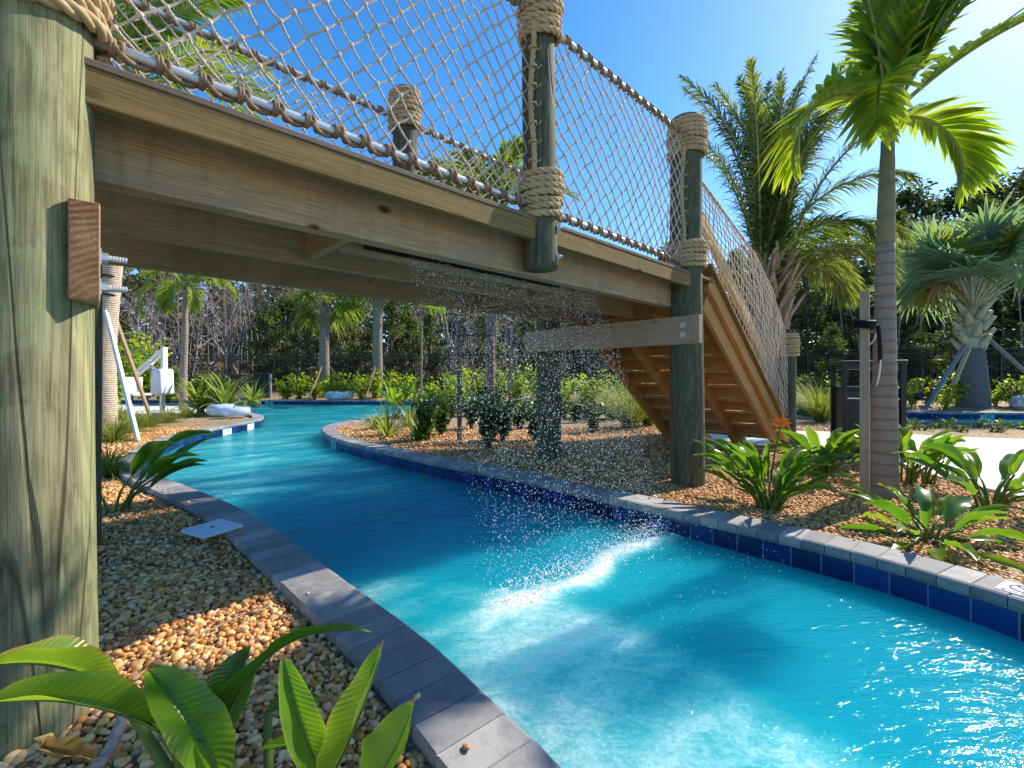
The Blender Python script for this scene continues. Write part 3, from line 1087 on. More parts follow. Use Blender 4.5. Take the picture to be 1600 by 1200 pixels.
bolt(pMF, (.062, -.085, .245), (.6, -.8, 0), .012)
bolt(pMF, (.062, -.085, .07), (.6, -.8, 0), .012)

# deck and framing ------------------------------------------------------------
mbx = MB()
x = -4.5
while x < .40:
    add_box(mbx, x + .003, x + .137, .042, 1.66, 1.914, 1.939, .003, tone=random.random())
    x += .14
part(mbx, 'deck', M['deck'], False)
board('deck_edge', (-4.5, -.012, 1.929), (.42, -.012, 1.929), .100, .024, M['deck'], bridge, .004)
board('deck_edge', (-4.5, 1.70, 1.929), (.42, 1.70, 1.929), .076, .026, M['deck'], bridge, .004)
board('fascia', (-4.06, -.038, 1.8615), (-2.125, -.038, 1.8615), .040, .110, M['fascia'], bridge, .006)
board('fascia', (-1.94, -.038, 1.8615), (-.085, -.038, 1.8615), .040, .110, M['fascia'], bridge, .006)
board('fascia', (-4.3, 1.705, 1.8615), (.1, 1.705, 1.8615), .040, .110, M['fascia'], bridge, .006)
board('beam', (-4.4, .165, 1.782), (-.10, .165, 1.782), .088, .280, M['beam'], bridge, .008)
board('joist', (-4.4, .83, 1.782), (.36, .83, 1.782), .045, .278, M['joist'], bridge, .005)
board('joist', (-4.4, 1.56, 1.782), (.36, 1.56, 1.782), .07, .278, M['joist'], bridge, .005)
board('joist', (-3.10, .395, 1.780), (-1.27, .395, 1.780), .07, .270, M['joist'], bridge, .005)
board('blocking', (-3.12, .21, 1.784), (-3.12, .806, 1.784), .045, .24, M['joist'], bridge, .004)
board('blocking', (-1.25, .21, 1.784), (-1.25, .806, 1.784), .045, .24, M['joist'], bridge, .004)
board('blocking', (-1.27, .853, 1.784), (-1.27, 1.524, 1.784), .045, .24, M['joist'], bridge, .004)
board('blocking', (.385, .05, 1.78), (.385, 1.6, 1.78), .04, .27, M['stair'], bridge, .004)
mbx = MB()
add_box(mbx, -3.0, -1.45, .214, .345, 1.70, 1.82, .006)
add_box(mbx, -3.0, -1.45, .214, .222, 1.662, 1.70)
add_box(mbx, -3.0, -1.45, .337, .345, 1.662, 1.70)
part(mbx, 'spray_trough', M['blackplastic'], False)
# bent cross beams with bolts
cb = board('cross_beam', (UL + .122, -.125, 1.358), (UL + .122, 1.98, 1.352), .067, .284, M['stake'], bridge, .007)
mbx = MB()
add_box(mbx, UL + .122 - .0305, UL + .122 + .0305, -.1275, -.1245, 1.220, 1.496, .001)
eg = part(mbx, 'end_grain', M['endgrain'], False, cb)
eg.matrix_parent_inverse = cb.matrix_basis.inverted()
for z in (1.37, 1.277):
    b_ = bolt(cb, (0, 0, 0), (1, 0, 0), .045, .010)
    b_.matrix_parent_inverse = cb.matrix_basis.inverted()
    b_.location = (UL + .155, .015, z)
cb2 = board('cross_beam', (-.172, -.175, 1.412), (-.172, 1.95, 1.412), .06, .252, M['stake'], bridge, .006)
for z in (1.455, 1.37):
    b_ = bolt(cb2, (0, 0, 0), (-1, 0, 0), .004, .012)
    b_.matrix_parent_inverse = cb2.matrix_basis.inverted()
    b_.location = (-.202, -.03, z)

# rails ----------------------------------------------------------------------
def pipe(x0, y0, z0, x1, y1, z1, r=.016):
    mbx = MB()
    P, _ = resample([(x0, y0, z0), (x1, y1, z1)], .2)
    sweep(mbx, P, r, 14)
    return part(mbx, 'rail_pipe', M['pipe'])


def lashing(x0, x1, y, z, pitch, r=.016, rr=.0075):
    mbx = MB()
    n = int(abs(x1 - x0) / pitch * 26)
    t = np.linspace(0, 1, n)
    th = t * abs(x1 - x0) / pitch * 2 * PI
    R = r + rr * .8
    P = np.stack([x0 + (x1 - x0) * t + .02 * np.sin(th), y + R * np.cos(th), z + R * np.sin(th) * 1.15 - .004], 1)
    sweep(mbx, P, rr, 6)
    # slack of the lashing hanging under the pipe from hitch to hitch
    step_ = abs(x1 - x0) / int(abs(x1 - x0) / pitch)
    for k in range(int(abs(x1 - x0) / pitch) - 1):
        xa = x0 + step_ * (k + .25) + .012
        t = np.linspace(0, 1, 12)
        sweep(mbx, np.stack([xa + (step_ - .012) * t, y - (r + .004) * np.cos(PI * t * .9), z - .006 - .028 * np.sin(PI * t ** .8)], 1), rr * 1.25, 6, False, .3)
    # the hitch where each net cord meets the pipe
    for k in range(int(abs(x1 - x0) / pitch)):
        xx = x0 + (x1 - x0) * (k + .25) / (abs(x1 - x0) / pitch)
        for q in range(2):
            a = np.linspace(0, 2 * PI, 12)
            sweep(mbx, np.stack([xx + .009 * q + 0 * a, y + (R + .002) * np.cos(a), z + (R + .002) * np.sin(a)], 1), rr * .9, 5, False)
    return part(mbx, 'lashing', M['lash'])


ZB, ZT = 2.030, 3.19
pipe(UL + .13, .0, ZB, -2.12, .0, ZB)
pipe(-1.95, .0, ZB, -.12, .0, ZB)
pipe(UL + .13, .0, ZT, -2.12, .0, ZT)
pipe(-1.95, .0, ZT, -.12, .0, ZT)
pipe(UL + .2, 1.60, ZB, -2.14, 1.60, ZB)
pipe(-1.95, 1.60, ZB, -.1, 1.62, ZB)
pipe(UL + .2, 1.60, ZT + .04, -2.14, 1.60, ZT + .04)
pipe(-1.95, 1.60, ZT + .04, -.1, 1.62, ZT + .04)
for (a, b, y, z) in ((UL + .15, -2.13, 0, ZB), (-1.93, -.13, 0, ZB), (UL + .15, -2.13, 0, ZT), (-1.93, -.13, 0, ZT), (UL + .22, -2.15, 1.6, ZT + .04), (-1.93, -.13, 1.605, ZT + .04), (UL + .22, -2.15, 1.6, ZB), (-1.93, -.13, 1.605, ZB)):
    lashing(a, b, y, z, .117)

KV, KF = ico(1)


def net(fn, nu, nv, r, twist=False, diamond=True, seed=0, sub=1):
    """knotted net; fn(s, t) gives a point for s, t in 0..1"""
    rs = np.random.RandomState(seed)
    mbx = MB()
    K = {}
    for i_ in range(nu + 1):
        for j_ in range(nv + 1):
            if diamond and (i_ + j_) % 2:
                continue
            s_, t_ = i_ / nu, j_ / nv
            if 0 < i_ < nu:
                s_ += (rs.rand() - .5) * .34 / nu
            if 0 < j_ < nv:
                t_ += (rs.rand() - .5) * .34 / nv
            p = np.array(fn(s_, t_), float)
            p[1] += (rs.rand() - .5) * .012
            K[i_, j_] = p
    for (i_, j_), p in K.items():
        nb = ((i_ + 1, j_ + 1), (i_ + 1, j_ - 1)) if diamond else ((i_ + 1, j_), (i_, j_ + 1))
        for q in nb:
            if q in K:
                a, b = p, K[q]
                m_ = (a + b) / 2 + np.array([(rs.rand() - .5) * .003, (rs.rand() - .5) * .004, -.0035])
                if twist:
                    rope(mbx, [a, m_, b], r, r * 6.5, 3, 4, r * 1.1)
                else:
                    sweep(mbx, [a, m_, b], r, 5, False, .3 + .4 * rs.rand())
        kr = r * (1.9 + .7 * rs.rand())
        mbx.add(p + KV * np.array([kr, kr * .9, kr * 1.05]), KF, .2 + .6 * rs.rand())
    return part(mbx, 'rope_net', M['net'])


def panel(x0, x1, y0, y1, z0, z1, r, twist, seed):
    L = abs(x1 - x0)
    nu = int(round(L / .0575))
    nv = int(round((z1 - z0) / .0635))
    nv += nv % 2

    def fn(s_, t_):
        belly = .035 * math.sin(PI * t_) * math.sin(PI * s_)
        return (x0 + (x1 - x0) * s_, y0 + (y1 - y0) * s_ - belly, z0 + (z1 - z0) * t_ + .012 * math.sin(9 * s_ + 3 * t_) * math.sin(PI * t_))
    return net(fn, nu, nv, r, twist, True, seed)


panel(UL + .14, -2.13, 0, 0, ZB + .01, ZT - .01, .0051, True, 1)
panel(-1.93, -.15, 0, 0, ZB + .01, ZT - .01, .0051, False, 2)
panel(UL + .2, -2.15, 1.6, 1.6, ZB + .01, ZT + .03, .0051, False, 3)
panel(-1.93, -.13, 1.6, 1.62, ZB + .01, ZT + .03, .0051, False, 4)

# thick selvedge ropes that tie the nets to the posts
for (x, y, z0, z1) in ((-2.150, -.055, 2.2, 3.08), (-1.915, .02, 2.2, 3.08), (-.172, -.015, 2.2, 3.06), (UL + .165, .0, 2.2, 3.06)):
    mbx = MB()
    z = np.linspace(z0, z1, 20)
    rope(mbx, np.stack([x + .008 * np.sin(z * 9), y + .008 * np.cos(z * 7), z], 1), .0165)
    for k in range(8):
        zz = z0 + (k + .5) * (z1 - z0) / 8
        a = np.linspace(0, 2.6 * PI, 16)
        sweep(mbx, np.stack([x + .022 * np.cos(a), y + .022 * np.sin(a), zz + .006 * a / PI], 1), .006, 5)
        sweep(mbx, [(x + .02, y - .01, zz), (x + .045, y - .02, zz + .02), (x + .05, y - .022, zz + .035)], .004, 5)
    part(mbx, 'selvedge_rope', M['rope'])

# stairs ---------------------------------------------------------------------
def sline(u):
    return 2.26 - .72 * u


RISE, RUN = .178, .247
for y in (.045, .56, 1.08, 1.60):
    board('stringer', (.40, y, sline(.40) - .20), (2.98, y, sline(2.98) - .20), .045, .26, M['stair'], bridge, .004)
board('skirt_board', (.36, -.008, sline(.36) - .065), (3.0, -.008, sline(3.0) - .065), .05, .15, M['stair'], bridge, .005)
board('skirt_board', (.36, 1.652, sline(.36) - .065), (3.0, 1.652, sline(3.0) - .065), .05, .15, M['stair'], bridge, .005)
board('skirt_cap', (.30, -.02, sline(.30) + .03), (3.0, -.02, sline(3.0) + .03), .12, .034, M['fascia'], bridge, .005)
for k in range(10):
    zt = 1.968 - RISE * (k + 1)
    u0 = .43 + RUN * k
    board('tread', (u0 + .145, .07, zt - .02), (u0 + .145, 1.575, zt - .02), .265, .038, M['stair'], bridge, .004)
    board('riser', (u0 + .004, .07, zt + .082), (u0 + .004, 1.575, zt + .082), .022, .150, M['stair'], bridge, .002)
board('handrail', (.44, .10, sline(.44) + .665), (2.36, .10, sline(2.36) + .665), .045, .150, M['pale'], bridge, .006)
board('handrail', (.44, 1.54, sline(.44) + .665), (2.9, 1.54, sline(2.9) + .665), .045, .150, M['pale'], bridge, .006)


def toprope(s_):
    u = .13 + 2.78 * s_
    return u, np.interp(u, [.13, .6, 1.7, 2.3, 2.91], [2.90, 2.76, 2.43, 2.10, 1.52])


mbx = MB()
ss = np.linspace(0, 1, 40)
P = np.array([(toprope(t)[0], .0, toprope(t)[1]) for t in ss])
rope(mbx, P, .014)
part(mbx, 'rope_handline', M['rope'])


def stairnet(s_, t_):
    u, zt = toprope(s_)
    zb = sline(u) + .055
    sag = -.055 * math.sin(PI * t_) * math.sin(PI * s_) + .05 * math.sin(PI * t_) * s_
    return (u + .03 * math.sin(PI * t_) * math.sin(2 * PI * s_), -.01 - .06 * math.sin(PI * t_) * math.sin(PI * s_), zb + (zt - zb) * t_ + sag)


net(stairnet, 36, 12, .0048, False, False, 6)
# ------------------------------------------------------------------ plant builders
ORD = ['first', 'second', 'third', 'fourth', 'fifth', 'sixth', 'seventh', 'eighth', 'ninth', 'tenth', 'eleventh', 'twelfth', 'thirteenth', 'fourteenth', 'fifteenth', 'sixteenth', 'seventeenth', 'eighteenth']


def unit(v):
    v = np.asarray(v, float)
    return v / (np.linalg.norm(v) + 1e-12)


def arc(base, az, el, L, droop, n=16, curl=0.0, power=1.4):
    """points of a curve that leaves at elevation el and bends down by droop along its length"""
    t = np.linspace(0, 1, n)
    e = el - droop * t ** power
    a = az + curl * t
    d = np.stack([np.cos(e) * np.cos(a), np.cos(e) * np.sin(a), np.sin(e)], 1)
    P = np.vstack([[0, 0, 0], np.cumsum((d[:-1] + d[1:]) / 2 * L / (n - 1), 0)])
    return np.asarray(base) + P


def leaflets(mb, roots, dirs, lens, wids, norms, sag, tones, ns=4):
    """many folded strap leaflets at once: (n,3) roots, unit dirs, blade normals; sag bends the tip down"""
    n = len(roots)
    t = np.linspace(0, 1, ns)
    prof = np.interp(t, [0, .18, .5, .8, 1], [.45, .95, 1.0, .62, .04])
    side = np.cross(dirs, norms)
    side /= np.linalg.norm(side, axis=1)[:, None] + 1e-9
    c = roots[:, None, :] + dirs[:, None, :] * (lens[:, None] * t)[..., None]
    c = c.copy()
    c[..., 2] -= (sag * lens)[:, None] * t ** 2
    w_ = (wids[:, None] * prof)[..., None] * .5
    up = norms[:, None, :] * w_ * .45
    Lf = c - side[:, None, :] * w_ + up
    Rt = c + side[:, None, :] * w_ + up
    V = np.stack([Lf, c, Rt], 2).reshape(n, ns * 3, 3)
    f = []
    for k in range(ns - 1):
        f += [(k * 3, k * 3 + 1, k * 3 + 4, k * 3 + 3), (k * 3 + 1, k * 3 + 2, k * 3 + 5, k * 3 + 4)]
    F = (np.array(f)[None] + (np.arange(n) * ns * 3)[:, None, None]).reshape(-1, 4)
    mb.add(V.reshape(-1, 3), F, np.repeat(tones, ns * 3))


def pinnate(mb, mbr, base, az, el, L, droop, nl=34, ll=.45, lw=.04, v=.5, sag=.25, ang=55, bare=.16, roll=0.0, r0=.018, curl=0.0, rs=None, power=1.4, tone=None, plume=0.0):
    rs = rs or R_
    P = arc(base, az, el, L, droop, 20, curl, power)
    T, _, _ = frames(P)
    n = len(P)
    sweep(mbr, P, np.linspace(r0, r0 * .22, n), 6, True, .5)
    s_ = np.linspace(bare, .985, nl)
    k = s_ * (n - 1)
    pos = np.stack([np.interp(k, np.arange(n), P[:, q]) for q in range(3)], 1)
    tan = np.stack([np.interp(k, np.arange(n), T[:, q]) for q in range(3)], 1)
    tan /= np.linalg.norm(tan, axis=1)[:, None]
    lat = np.stack([-np.sin(az + curl * s_), np.cos(az + curl * s_), np.zeros(nl)], 1)
    nor = np.cross(tan, lat)
    nor *= np.sign(nor[:, 2:3] + 1e-6) if abs(droop) < 1.2 else 1
    if nor[0, 2] < 0:
        nor = -nor
    cr, sr = math.cos(roll), math.sin(roll)
    lat, nor = lat * cr + nor * sr, nor * cr - lat * sr
    prof = np.interp((s_ - bare) / (1 - bare), [0, .12, .4, .75, 1], [.55, .9, 1.0, .8, .35])
    tn = rs.rand() * .4 + .3 if tone is None else tone
    for sd_ in (-1, 1):
        a = np.radians(ang * (1 - .45 * s_) + (rs.rand(nl) - .5) * 12)
        vv = v + (rs.rand(nl) - .5) * (.25 + plume)
        d = tan * np.cos(a)[:, None] + (lat * sd_ * np.cos(vv)[:, None] + nor * np.sin(vv)[:, None]) * np.sin(a)[:, None]
        d /= np.linalg.norm(d, axis=1)[:, None]
        nn = nor - d * (nor * d).sum(1)[:, None]
        nn /= np.linalg.norm(nn, axis=1)[:, None] + 1e-9
        leaflets(mb, pos, d, ll * prof * (.85 + .3 * rs.rand(nl)), lw * (.8 + .4 * rs.rand(nl)), nn, sag * (.6 + .8 * rs.rand(nl)), np.clip(tn + (rs.rand(nl) - .5) * .45, 0, 1))


def fan(mb, mbr, base, az, el, pet, rad, nseg=28, spread=250, cup=.35, sag=.35, rs=None, tone=None, pr=.016, lw=None, roll=0.0):
    rs = rs or R_
    P = arc(base, az, el, pet, .5, 8)
    sweep(mbr, P, np.linspace(pr, pr * .7, 8), 6)
    h = P[-1]
    fw = unit(P[-1] - P[-2])
    lat = unit(np.cross([0, 0, 1.0], fw)) if abs(fw[2]) < .98 else np.array([1.0, 0, 0])
    nor = np.cross(fw, lat)
    if nor[2] < 0:
        nor = -nor
    lat, nor = lat * math.cos(roll) + nor * math.sin(roll), nor * math.cos(roll) - lat * math.sin(roll)
    a = np.radians(np.linspace(-spread / 2, spread / 2, nseg))
    d = fw[None] * np.cos(a)[:, None] + lat[None] * np.sin(a)[:, None] + nor[None] * (cup * (1 - .3 * np.cos(a)))[:, None]
    d /= np.linalg.norm(d, axis=1)[:, None]
    nn = nor[None] - d * (d @ nor)[:, None]
    nn /= np.linalg.norm(nn, axis=1)[:, None]
    ln = rad * (.72 + .28 * np.cos(a * .55)) * (.9 + .2 * rs.rand(nseg))
    tn = rs.rand() * .4 + .3 if tone is None else tone
    wd = lw or rad * math.radians(spread / nseg) * .52
    leaflets(mb, np.repeat(h[None], nseg, 0), d, ln, np.full(nseg, wd), nn, sag * (.5 + rs.rand(nseg)), np.clip(tn + (rs.rand(nseg) - .5) * .3, 0, 1), 5)


def trunk(mb, pts, radii, sides=18, wob=.012, seed=0):
    P, t = resample(pts, .08)
    P = P + np.stack([wob * np.sin(P[:, 2] * 2.1 + seed), wob * np.cos(P[:, 2] * 1.7 + seed), 0 * P[:, 2]], 1)
    d = np.linspace(0, 1, len(radii))
    rr = np.interp(np.linspace(0, 1, len(P)), d, radii)
    rr = rr * (1 + .03 * np.sin(P[:, 2] * 43 + seed) + .02 * (R_.rand(len(P)) - .5))
    sweep(mb, P, rr, sides)
    return P


def blade(mb, pts, width, fold=.5, nrm=(0, 0, 1), nl=14, nw=6, tone=.5, wave=.02, tip=1.0, roll=0.0, rs=None):
    """a broad leaf blade along a curve: folded on its midrib, wavy at its margin; writes uv-free geometry with a thickness-free skin"""
    rs = rs or R_
    P, _ = resample(pts, np.linalg.norm(np.diff(np.asarray(pts, float), axis=0), axis=1).sum() / (nl - 1))
    T = np.gradient(P, axis=0)
    T /= np.linalg.norm(T, axis=1)[:, None] + 1e-9
    nrm = np.asarray(nrm, float)
    N = nrm[None] - T * (T @ nrm)[:, None]
    N /= np.linalg.norm(N, axis=1)[:, None] + 1e-9
    S = np.cross(T, N)
    c, s_ = math.cos(roll), math.sin(roll)
    N, S = N * c - S * s_, S * c + N * s_
    n = len(P)
    t = np.linspace(0, 1, n)
    prof = np.interp(t, [0, .06, .2, .42, .65, .85, .95, 1], [.10, .38, .80, 1.0, .88, .52, .24, .02])
    u = np.linspace(-1, 1, nw + 1)
    ph = rs.rand() * 6
    off = width * .5 * prof[:, None] * u[None]
    lift = np.abs(off) * math.tan(fold) + width * wave * np.sin(t[:, None] * 15 + ph + u[None] * 2) * np.abs(u[None]) ** 2 * prof[:, None] * 3
    V = P[:, None] + S[:, None] * (off * math.cos(fold))[..., None] + N[:, None] * lift[..., None]
    i = np.arange(n - 1)[:, None] * (nw + 1)
    j = np.arange(nw)[None]
    F = np.stack([i + j, i + j + 1, i + nw + 2 + j, i + nw + 1 + j], -1).reshape(-1, 4)
    tt = np.repeat(min(tone, .8) + np.where(t > .94, .7, 0) + np.where(rs.rand(n) > .93, .12, 0), nw + 1)
    tt = tt + np.tile(np.where(np.abs(u) > .95, .10 + .25 * rs.rand(), 0), n)
    mb.add(V.reshape(-1, 3), F, tt)


def bez(p0, p1, p2, n=12):
    t = np.linspace(0, 1, n)[:, None]
    return (1 - t) ** 2 * np.asarray(p0) + 2 * t * (1 - t) * np.asarray(p1) + t * t * np.asarray(p2)


def leafcloud(mb, C, S, n, size, tone_spread=.35, rs=None, flat=.0, asp=.5):
    """n small leaf faces gathered in clumps (centres C, radii S)"""
    rs = rs or R_
    k = rs.randint(0, len(C), n)
    g = rs.randn(n, 3)
    g /= np.linalg.norm(g, axis=1)[:, None]
    rr = rs.rand(n) ** .45
    P = C[k] + g * (S[k] * rr[:, None] if S.ndim == 2 else (S[k] * rr)[:, None])
    d = rs.randn(n, 3)
    d[:, 2] = d[:, 2] * .7 - .15
    d /= np.linalg.norm(d, axis=1)[:, None]
    nr = g * .6 + rs.randn(n, 3) * .7 + np.array([0, 0, .5])
    s_ = np.cross(d, nr)
    s_ /= np.linalg.norm(s_, axis=1)[:, None] + 1e-9
    l = size * (.6 + .8 * rs.rand(n))
    a = P - d * l[:, None] * .5
    b = P + d * l[:, None] * .5
    w_ = s_ * (l * asp * .5)[:, None]
    m_ = P + np.cross(s_, d) * (l * .12)[:, None]
    V = np.stack([a, m_ - w_, b, m_ + w_], 1).reshape(-1, 3)
    F = np.arange(4 * n).reshape(-1, 4)
    ct = rs.rand(len(C))
    mb.add(V, F, np.repeat(np.clip(.5 + (ct[k] - .5) * tone_spread * 2 + (rs.rand(n) - .5) * .35, 0, 1), 4))


# ------------------------------------------------------------------ palms
def crown_part(parent, mb, mbr, gm, pm=None):
    f = mb.build('frond', gm, parent)
    mbr.build('rachis', pm or M['petiole'], f)
    return f


def support_plank(name, label, p0, p1, mat, w_=.09, t_=.04, group=None):
    o = board(name, p0, p1, t_, w_, mat, None, .003, up=(0.3, -1, 0.1))
    return tag(o, label, 'tree brace', group)


# 1. the smooth-trunked palm by the path, right
bx, by, _ = at(1378, 774)
rs = np.random.RandomState(4)
pz = gz(bx, by)
palm = thing('palm_tree', 'slim smooth-trunked palm with a green crownshaft, tied to a stake in the right gravel', 'palm tree', (bx, by, pz))
mb = MB()
trunk(mb, [(0, 0, -.06), (.0, 0, .05), (.008, 0, .4), (.02, 0, 1.2), (.03, 0, 2.1)], [.120, .102, .082, .072, .066], 24, .004)
mb.build('trunk', M['palmtrunk'], palm)
mb = MB()
trunk(mb, [(.03, 0, 2.06), (.035, 0, 2.3), (.045, 0, 2.75), (.055, 0, 3.2)], [.066, .062, .050, .038], 20, .002)
mb.build('crownshaft', M['crownshaft'], palm)
mb = MB()
a = np.linspace(0, 2 * PI, 30)
sweep(mb, np.stack([.10 * np.cos(a) * 1.05, .10 * np.sin(a), .02 + .02 * np.sin(5 * a)], 1), .012, 5)
for (az, el, L, dr, ll, roll, cu, tone) in ((20, 80, 1.9, .55, .56, .5, 0, .25), (200, 82, 1.4, .5, .46, -.4, .1, .45), (-12, 44, 2.0, .75, .46, .25, .05, .55),
                                            (6, 44, 1.02, 2.6, .38, 0, -.3, .7), (188, 52, 1.35, 2.6, .40, .15, .1, .85), (60, 78, 1.5, .6, .48, 0, .1, .5),
                                            (275, 72, 1.5, .7, .5, .4, .2, .35), (-30, 66, 1.8, .7, .5, .2, 0, .5), (226, 55, 1.15, 2.6, .36, 0, 0, .75), (40, 84, 1.9, .3, .55, .7, 0, .3), (0, 66, 1.9, .6, .52, -.2, 0, .45)):
    mb, mbr = MB(), MB()
    z0 = 3.08 + rs.rand() * .12
    pinnate(mb, mbr, (.05, 0, z0), math.radians(az), math.radians(el), L, dr, 38, ll * 1.12, .056, .42, .28, 58, .17, roll, .02, cu, rs, 1.35 if dr < 2.3 else .85, tone)
    crown_part(palm, mb, mbr, G['adonidia'])

# its stake
sx, sy, _ = at(1351, 798)
stk = board('wooden_stake', (sx, sy, -.1), (sx, sy, 1.635), .040, .058, M['stake'], None, .003, up=(.75, -.66, 0))
tag(stk, 'upright square wooden stake in the gravel in front of the smooth palm trunk', 'stake')
mb = MB()
a = np.linspace(0, 2 * PI, 24)
for dz in (0, .02, .04):
    sweep(mb, np.stack([sx + .062 * np.cos(a) * (1 + .1 * np.cos(2 * a)), sy + .062 * np.sin(a), 1.37 + dz + .012 * np.sin(a)], 1), .011, 5, False)
sweep(mb, [(sx + .05, sy - .05, 1.40), (sx + .11, sy + .15, 1.38), (sx + .19, sy + .4, 1.36)], .009, 5)
sweep(mb, bez((sx + .06, sy - .05, 1.37), (sx + .07, sy - .06, 1.2), (sx + .10, sy - .02, 1.10), 10), .014, 5)
o = mb.build('tie_strap', M['strap'], None)
o.parent = stk
o.matrix_parent_inverse = stk.matrix_basis.inverted()
mb = MB()
sweep(mb, bez((sx + .07, sy - .03, 1.36), (sx + .13, sy + .05, 1.24), (sx + .17, sy + .22, 1.24), 12), .006, 5)
sweep(mb, bez((sx + .08, sy - .05, 1.12), (sx + .11, sy, .98), (sx + .17, sy + .1, .93), 12), .006, 5)
o = mb.build('tie_cord', M['whiteplastic'], None)
o.parent = stk
o.matrix_parent_inverse = stk.matrix_basis.inverted()

# 2. the big feather palm behind the stairs
bx, by = 4.85, 8.8
palm = thing('palm_tree', 'large bushy feather palm with many upright arching fronds behind the stair net', 'palm tree', (bx, by, 0))
rs = np.random.RandomState(9)
mb = MB()
trunk(mb, [(0, 0, -.1), (.02, 0, 1.0), (.05, 0, 2.0), (.08, 0, 2.9)], [.27, .24, .23, .20], 20, .01)
trunk(mb, [(.28, .1, -.1), (.36, .1, 1.0), (.5, .1, 2.0), (.6, .1, 2.7)], [.2, .18, .16, .14], 16, .01)
mb.build('trunk', M['roughtrunk'], palm)
mb = MB()
for k in range(46):
    a = k * 2.4
    z = 2.0 + .026 * k
    c_ = .05 + .16 * (k % 3)
    P = arc((c_ + .18 * math.cos(a), .18 * math.sin(a), z), a, 1.1, .5 + .2 * rs.rand(), .2, 5)
    sweep(mb, P, np.linspace(.05, .025, 5), 5, True, rs.rand())
mb.build('frond_boot', M['boot'], palm)
specs = [(176, 80, 4.7, .85), (160, 84, 4.4, .7), (190, 83, 4.2, .6), (170, 86, 3.6, .5), (120, 84, 4.6, .6), (60, 84, 5.0, .6), (25, 80, 4.9, .75), (5, 76, 4.7, .9), (-15, 74, 4.2, 1.1), (-40, 78, 4.2, .9),
         (75, 80, 4.6, .9), (110, 78, 4.4, .9), (215, 84, 3.8, .6), (245, 84, 3.9, .6), (275, 82, 4.0, .8), (310, 80, 3.8, .9), (-5, 44, 2.7, 2.0), (-28, 40, 2.5, 2.1), (18, 36, 2.6, 2.1), (-60, 46, 2.3, 2.0), (40, 50, 2.8, 2.0),
         (90, 87, 4.8, .4), (40, 86, 4.6, .5), (0, 24, 2.2, 1.8), (10, 62, 3.0, 1.9), (-20, 66, 3.2, 1.7), (155, 88, 3.8, .3), (350, 88, 4.0, .4), (80, 88, 3.4, .3), (150, 82, 4.0, .8), (15, 82, 4.4, .6), (-8, 80, 4.2, .7), (235, 86, 3.6, .4), (300, 84, 3.6, .6), (-15, 58, 2.8, 2.0), (30, 87, 4.4, .3), (200, 87, 4.2, .35), (330, 86, 4.2, .45), (140, 87, 4.5, .35)]
for q, (az, el, L, dr) in enumerate(specs):
    mb, mbr = MB(), MB()
    off = .1 if q % 2 else .45
    pinnate(mb, mbr, (off, .1, 2.75 + .3 * rs.rand()), math.radians(az + rs.randn() * 4), math.radians(el), L, dr, 128, .58, .026, .45, .55, 50, .14, rs.randn() * .3, .034, rs.randn() * .12, rs, 1.9, None if el > 42 else .75, 1.3)
    crown_part(palm, mb, mbr, G['queen'])

# 3. silver fan palm beyond the far channel, right
bx, by, _ = aty(1520, 630, 13.4)
bz = gz(bx, by)
palm = thing('palm_tree', 'stout grey-trunked fan palm with a blue-green crown and braces beyond the far channel', 'palm tree', (bx, by, bz))
rs = np.random.RandomState(13)
mb = MB()
trunk(mb, [(0, 0, -.1), (0, 0, .25), (0, 0, .9), (-.02, 0, 1.75)], [.40, .36, .31, .27], 24, .004)
mb.build('trunk', M['greytrunk'], palm)
mb = MB()
for k in range(20):
    a = k * 2.4
    z = 1.62 + .068 * k
    P = arc((.2 * math.cos(a), .2 * math.sin(a), z), a, .95, .45, .1, 5)
    sweep(mb, P, np.linspace(.115, .05, 5), 7, True, rs.rand())
trunk(mb, [(-.02, 0, 1.6), (0, 0, 3.0)], [.26, .14], 14)
mb.build('frond_boot', M['palepetiole'], palm)
for k in range(32):
    az = k * 137.5 + rs.randn() * 8
    el = [86, 80, 74, 66, 58, 50, 40][k % 7]
    mb, mbr = MB(), MB()
    fan(mb, mbr, (0, 0, 2.85), math.radians(az), math.radians(el), 1.75 + .45 * rs.rand(), 1.5, 38, 270, .25, .3, rs, None, .035, None, (rs.rand() - .5) * 2.4)
    crown_part(palm, mb, mbr, G['fan'] if k % 6 != 5 else G['sabal'], M['palepetiole'])
for k in (0, 1):
    az = (190, 158)[k]
    mb, mbr = MB(), MB()
    fan(mb, mbr, (0, 0, 2.8), math.radians(az), .85, 1.4, 1.0, 26, 220, -.2, .8, rs, .5, .03)
    crown_part(palm, mb, mbr, G['dead'] if k == 0 else G['sabal'], M['palepetiole'])
fanloc = np.array([bx, by, bz])
for lab, px0, py0, px1, py1, y1, mat in (('grey slanting brace plank left of the stout fan palm trunk', 1508, 540, 1445, 640, by - .9, M['greywood']), ('tan inner brace plank against the stout fan palm trunk', 1514, 545, 1490, 600, by - .5, M['pale']), ('long pale brace plank right of the stout fan palm trunk', 1540, 525, 1612, 590, by - .2, M['greywood'])):
    p0, p1 = aty(px0, py0, by - .30), aty(px1, py1, y1)
    support_plank('brace_plank', lab, p0, p1, mat, .10, .05)

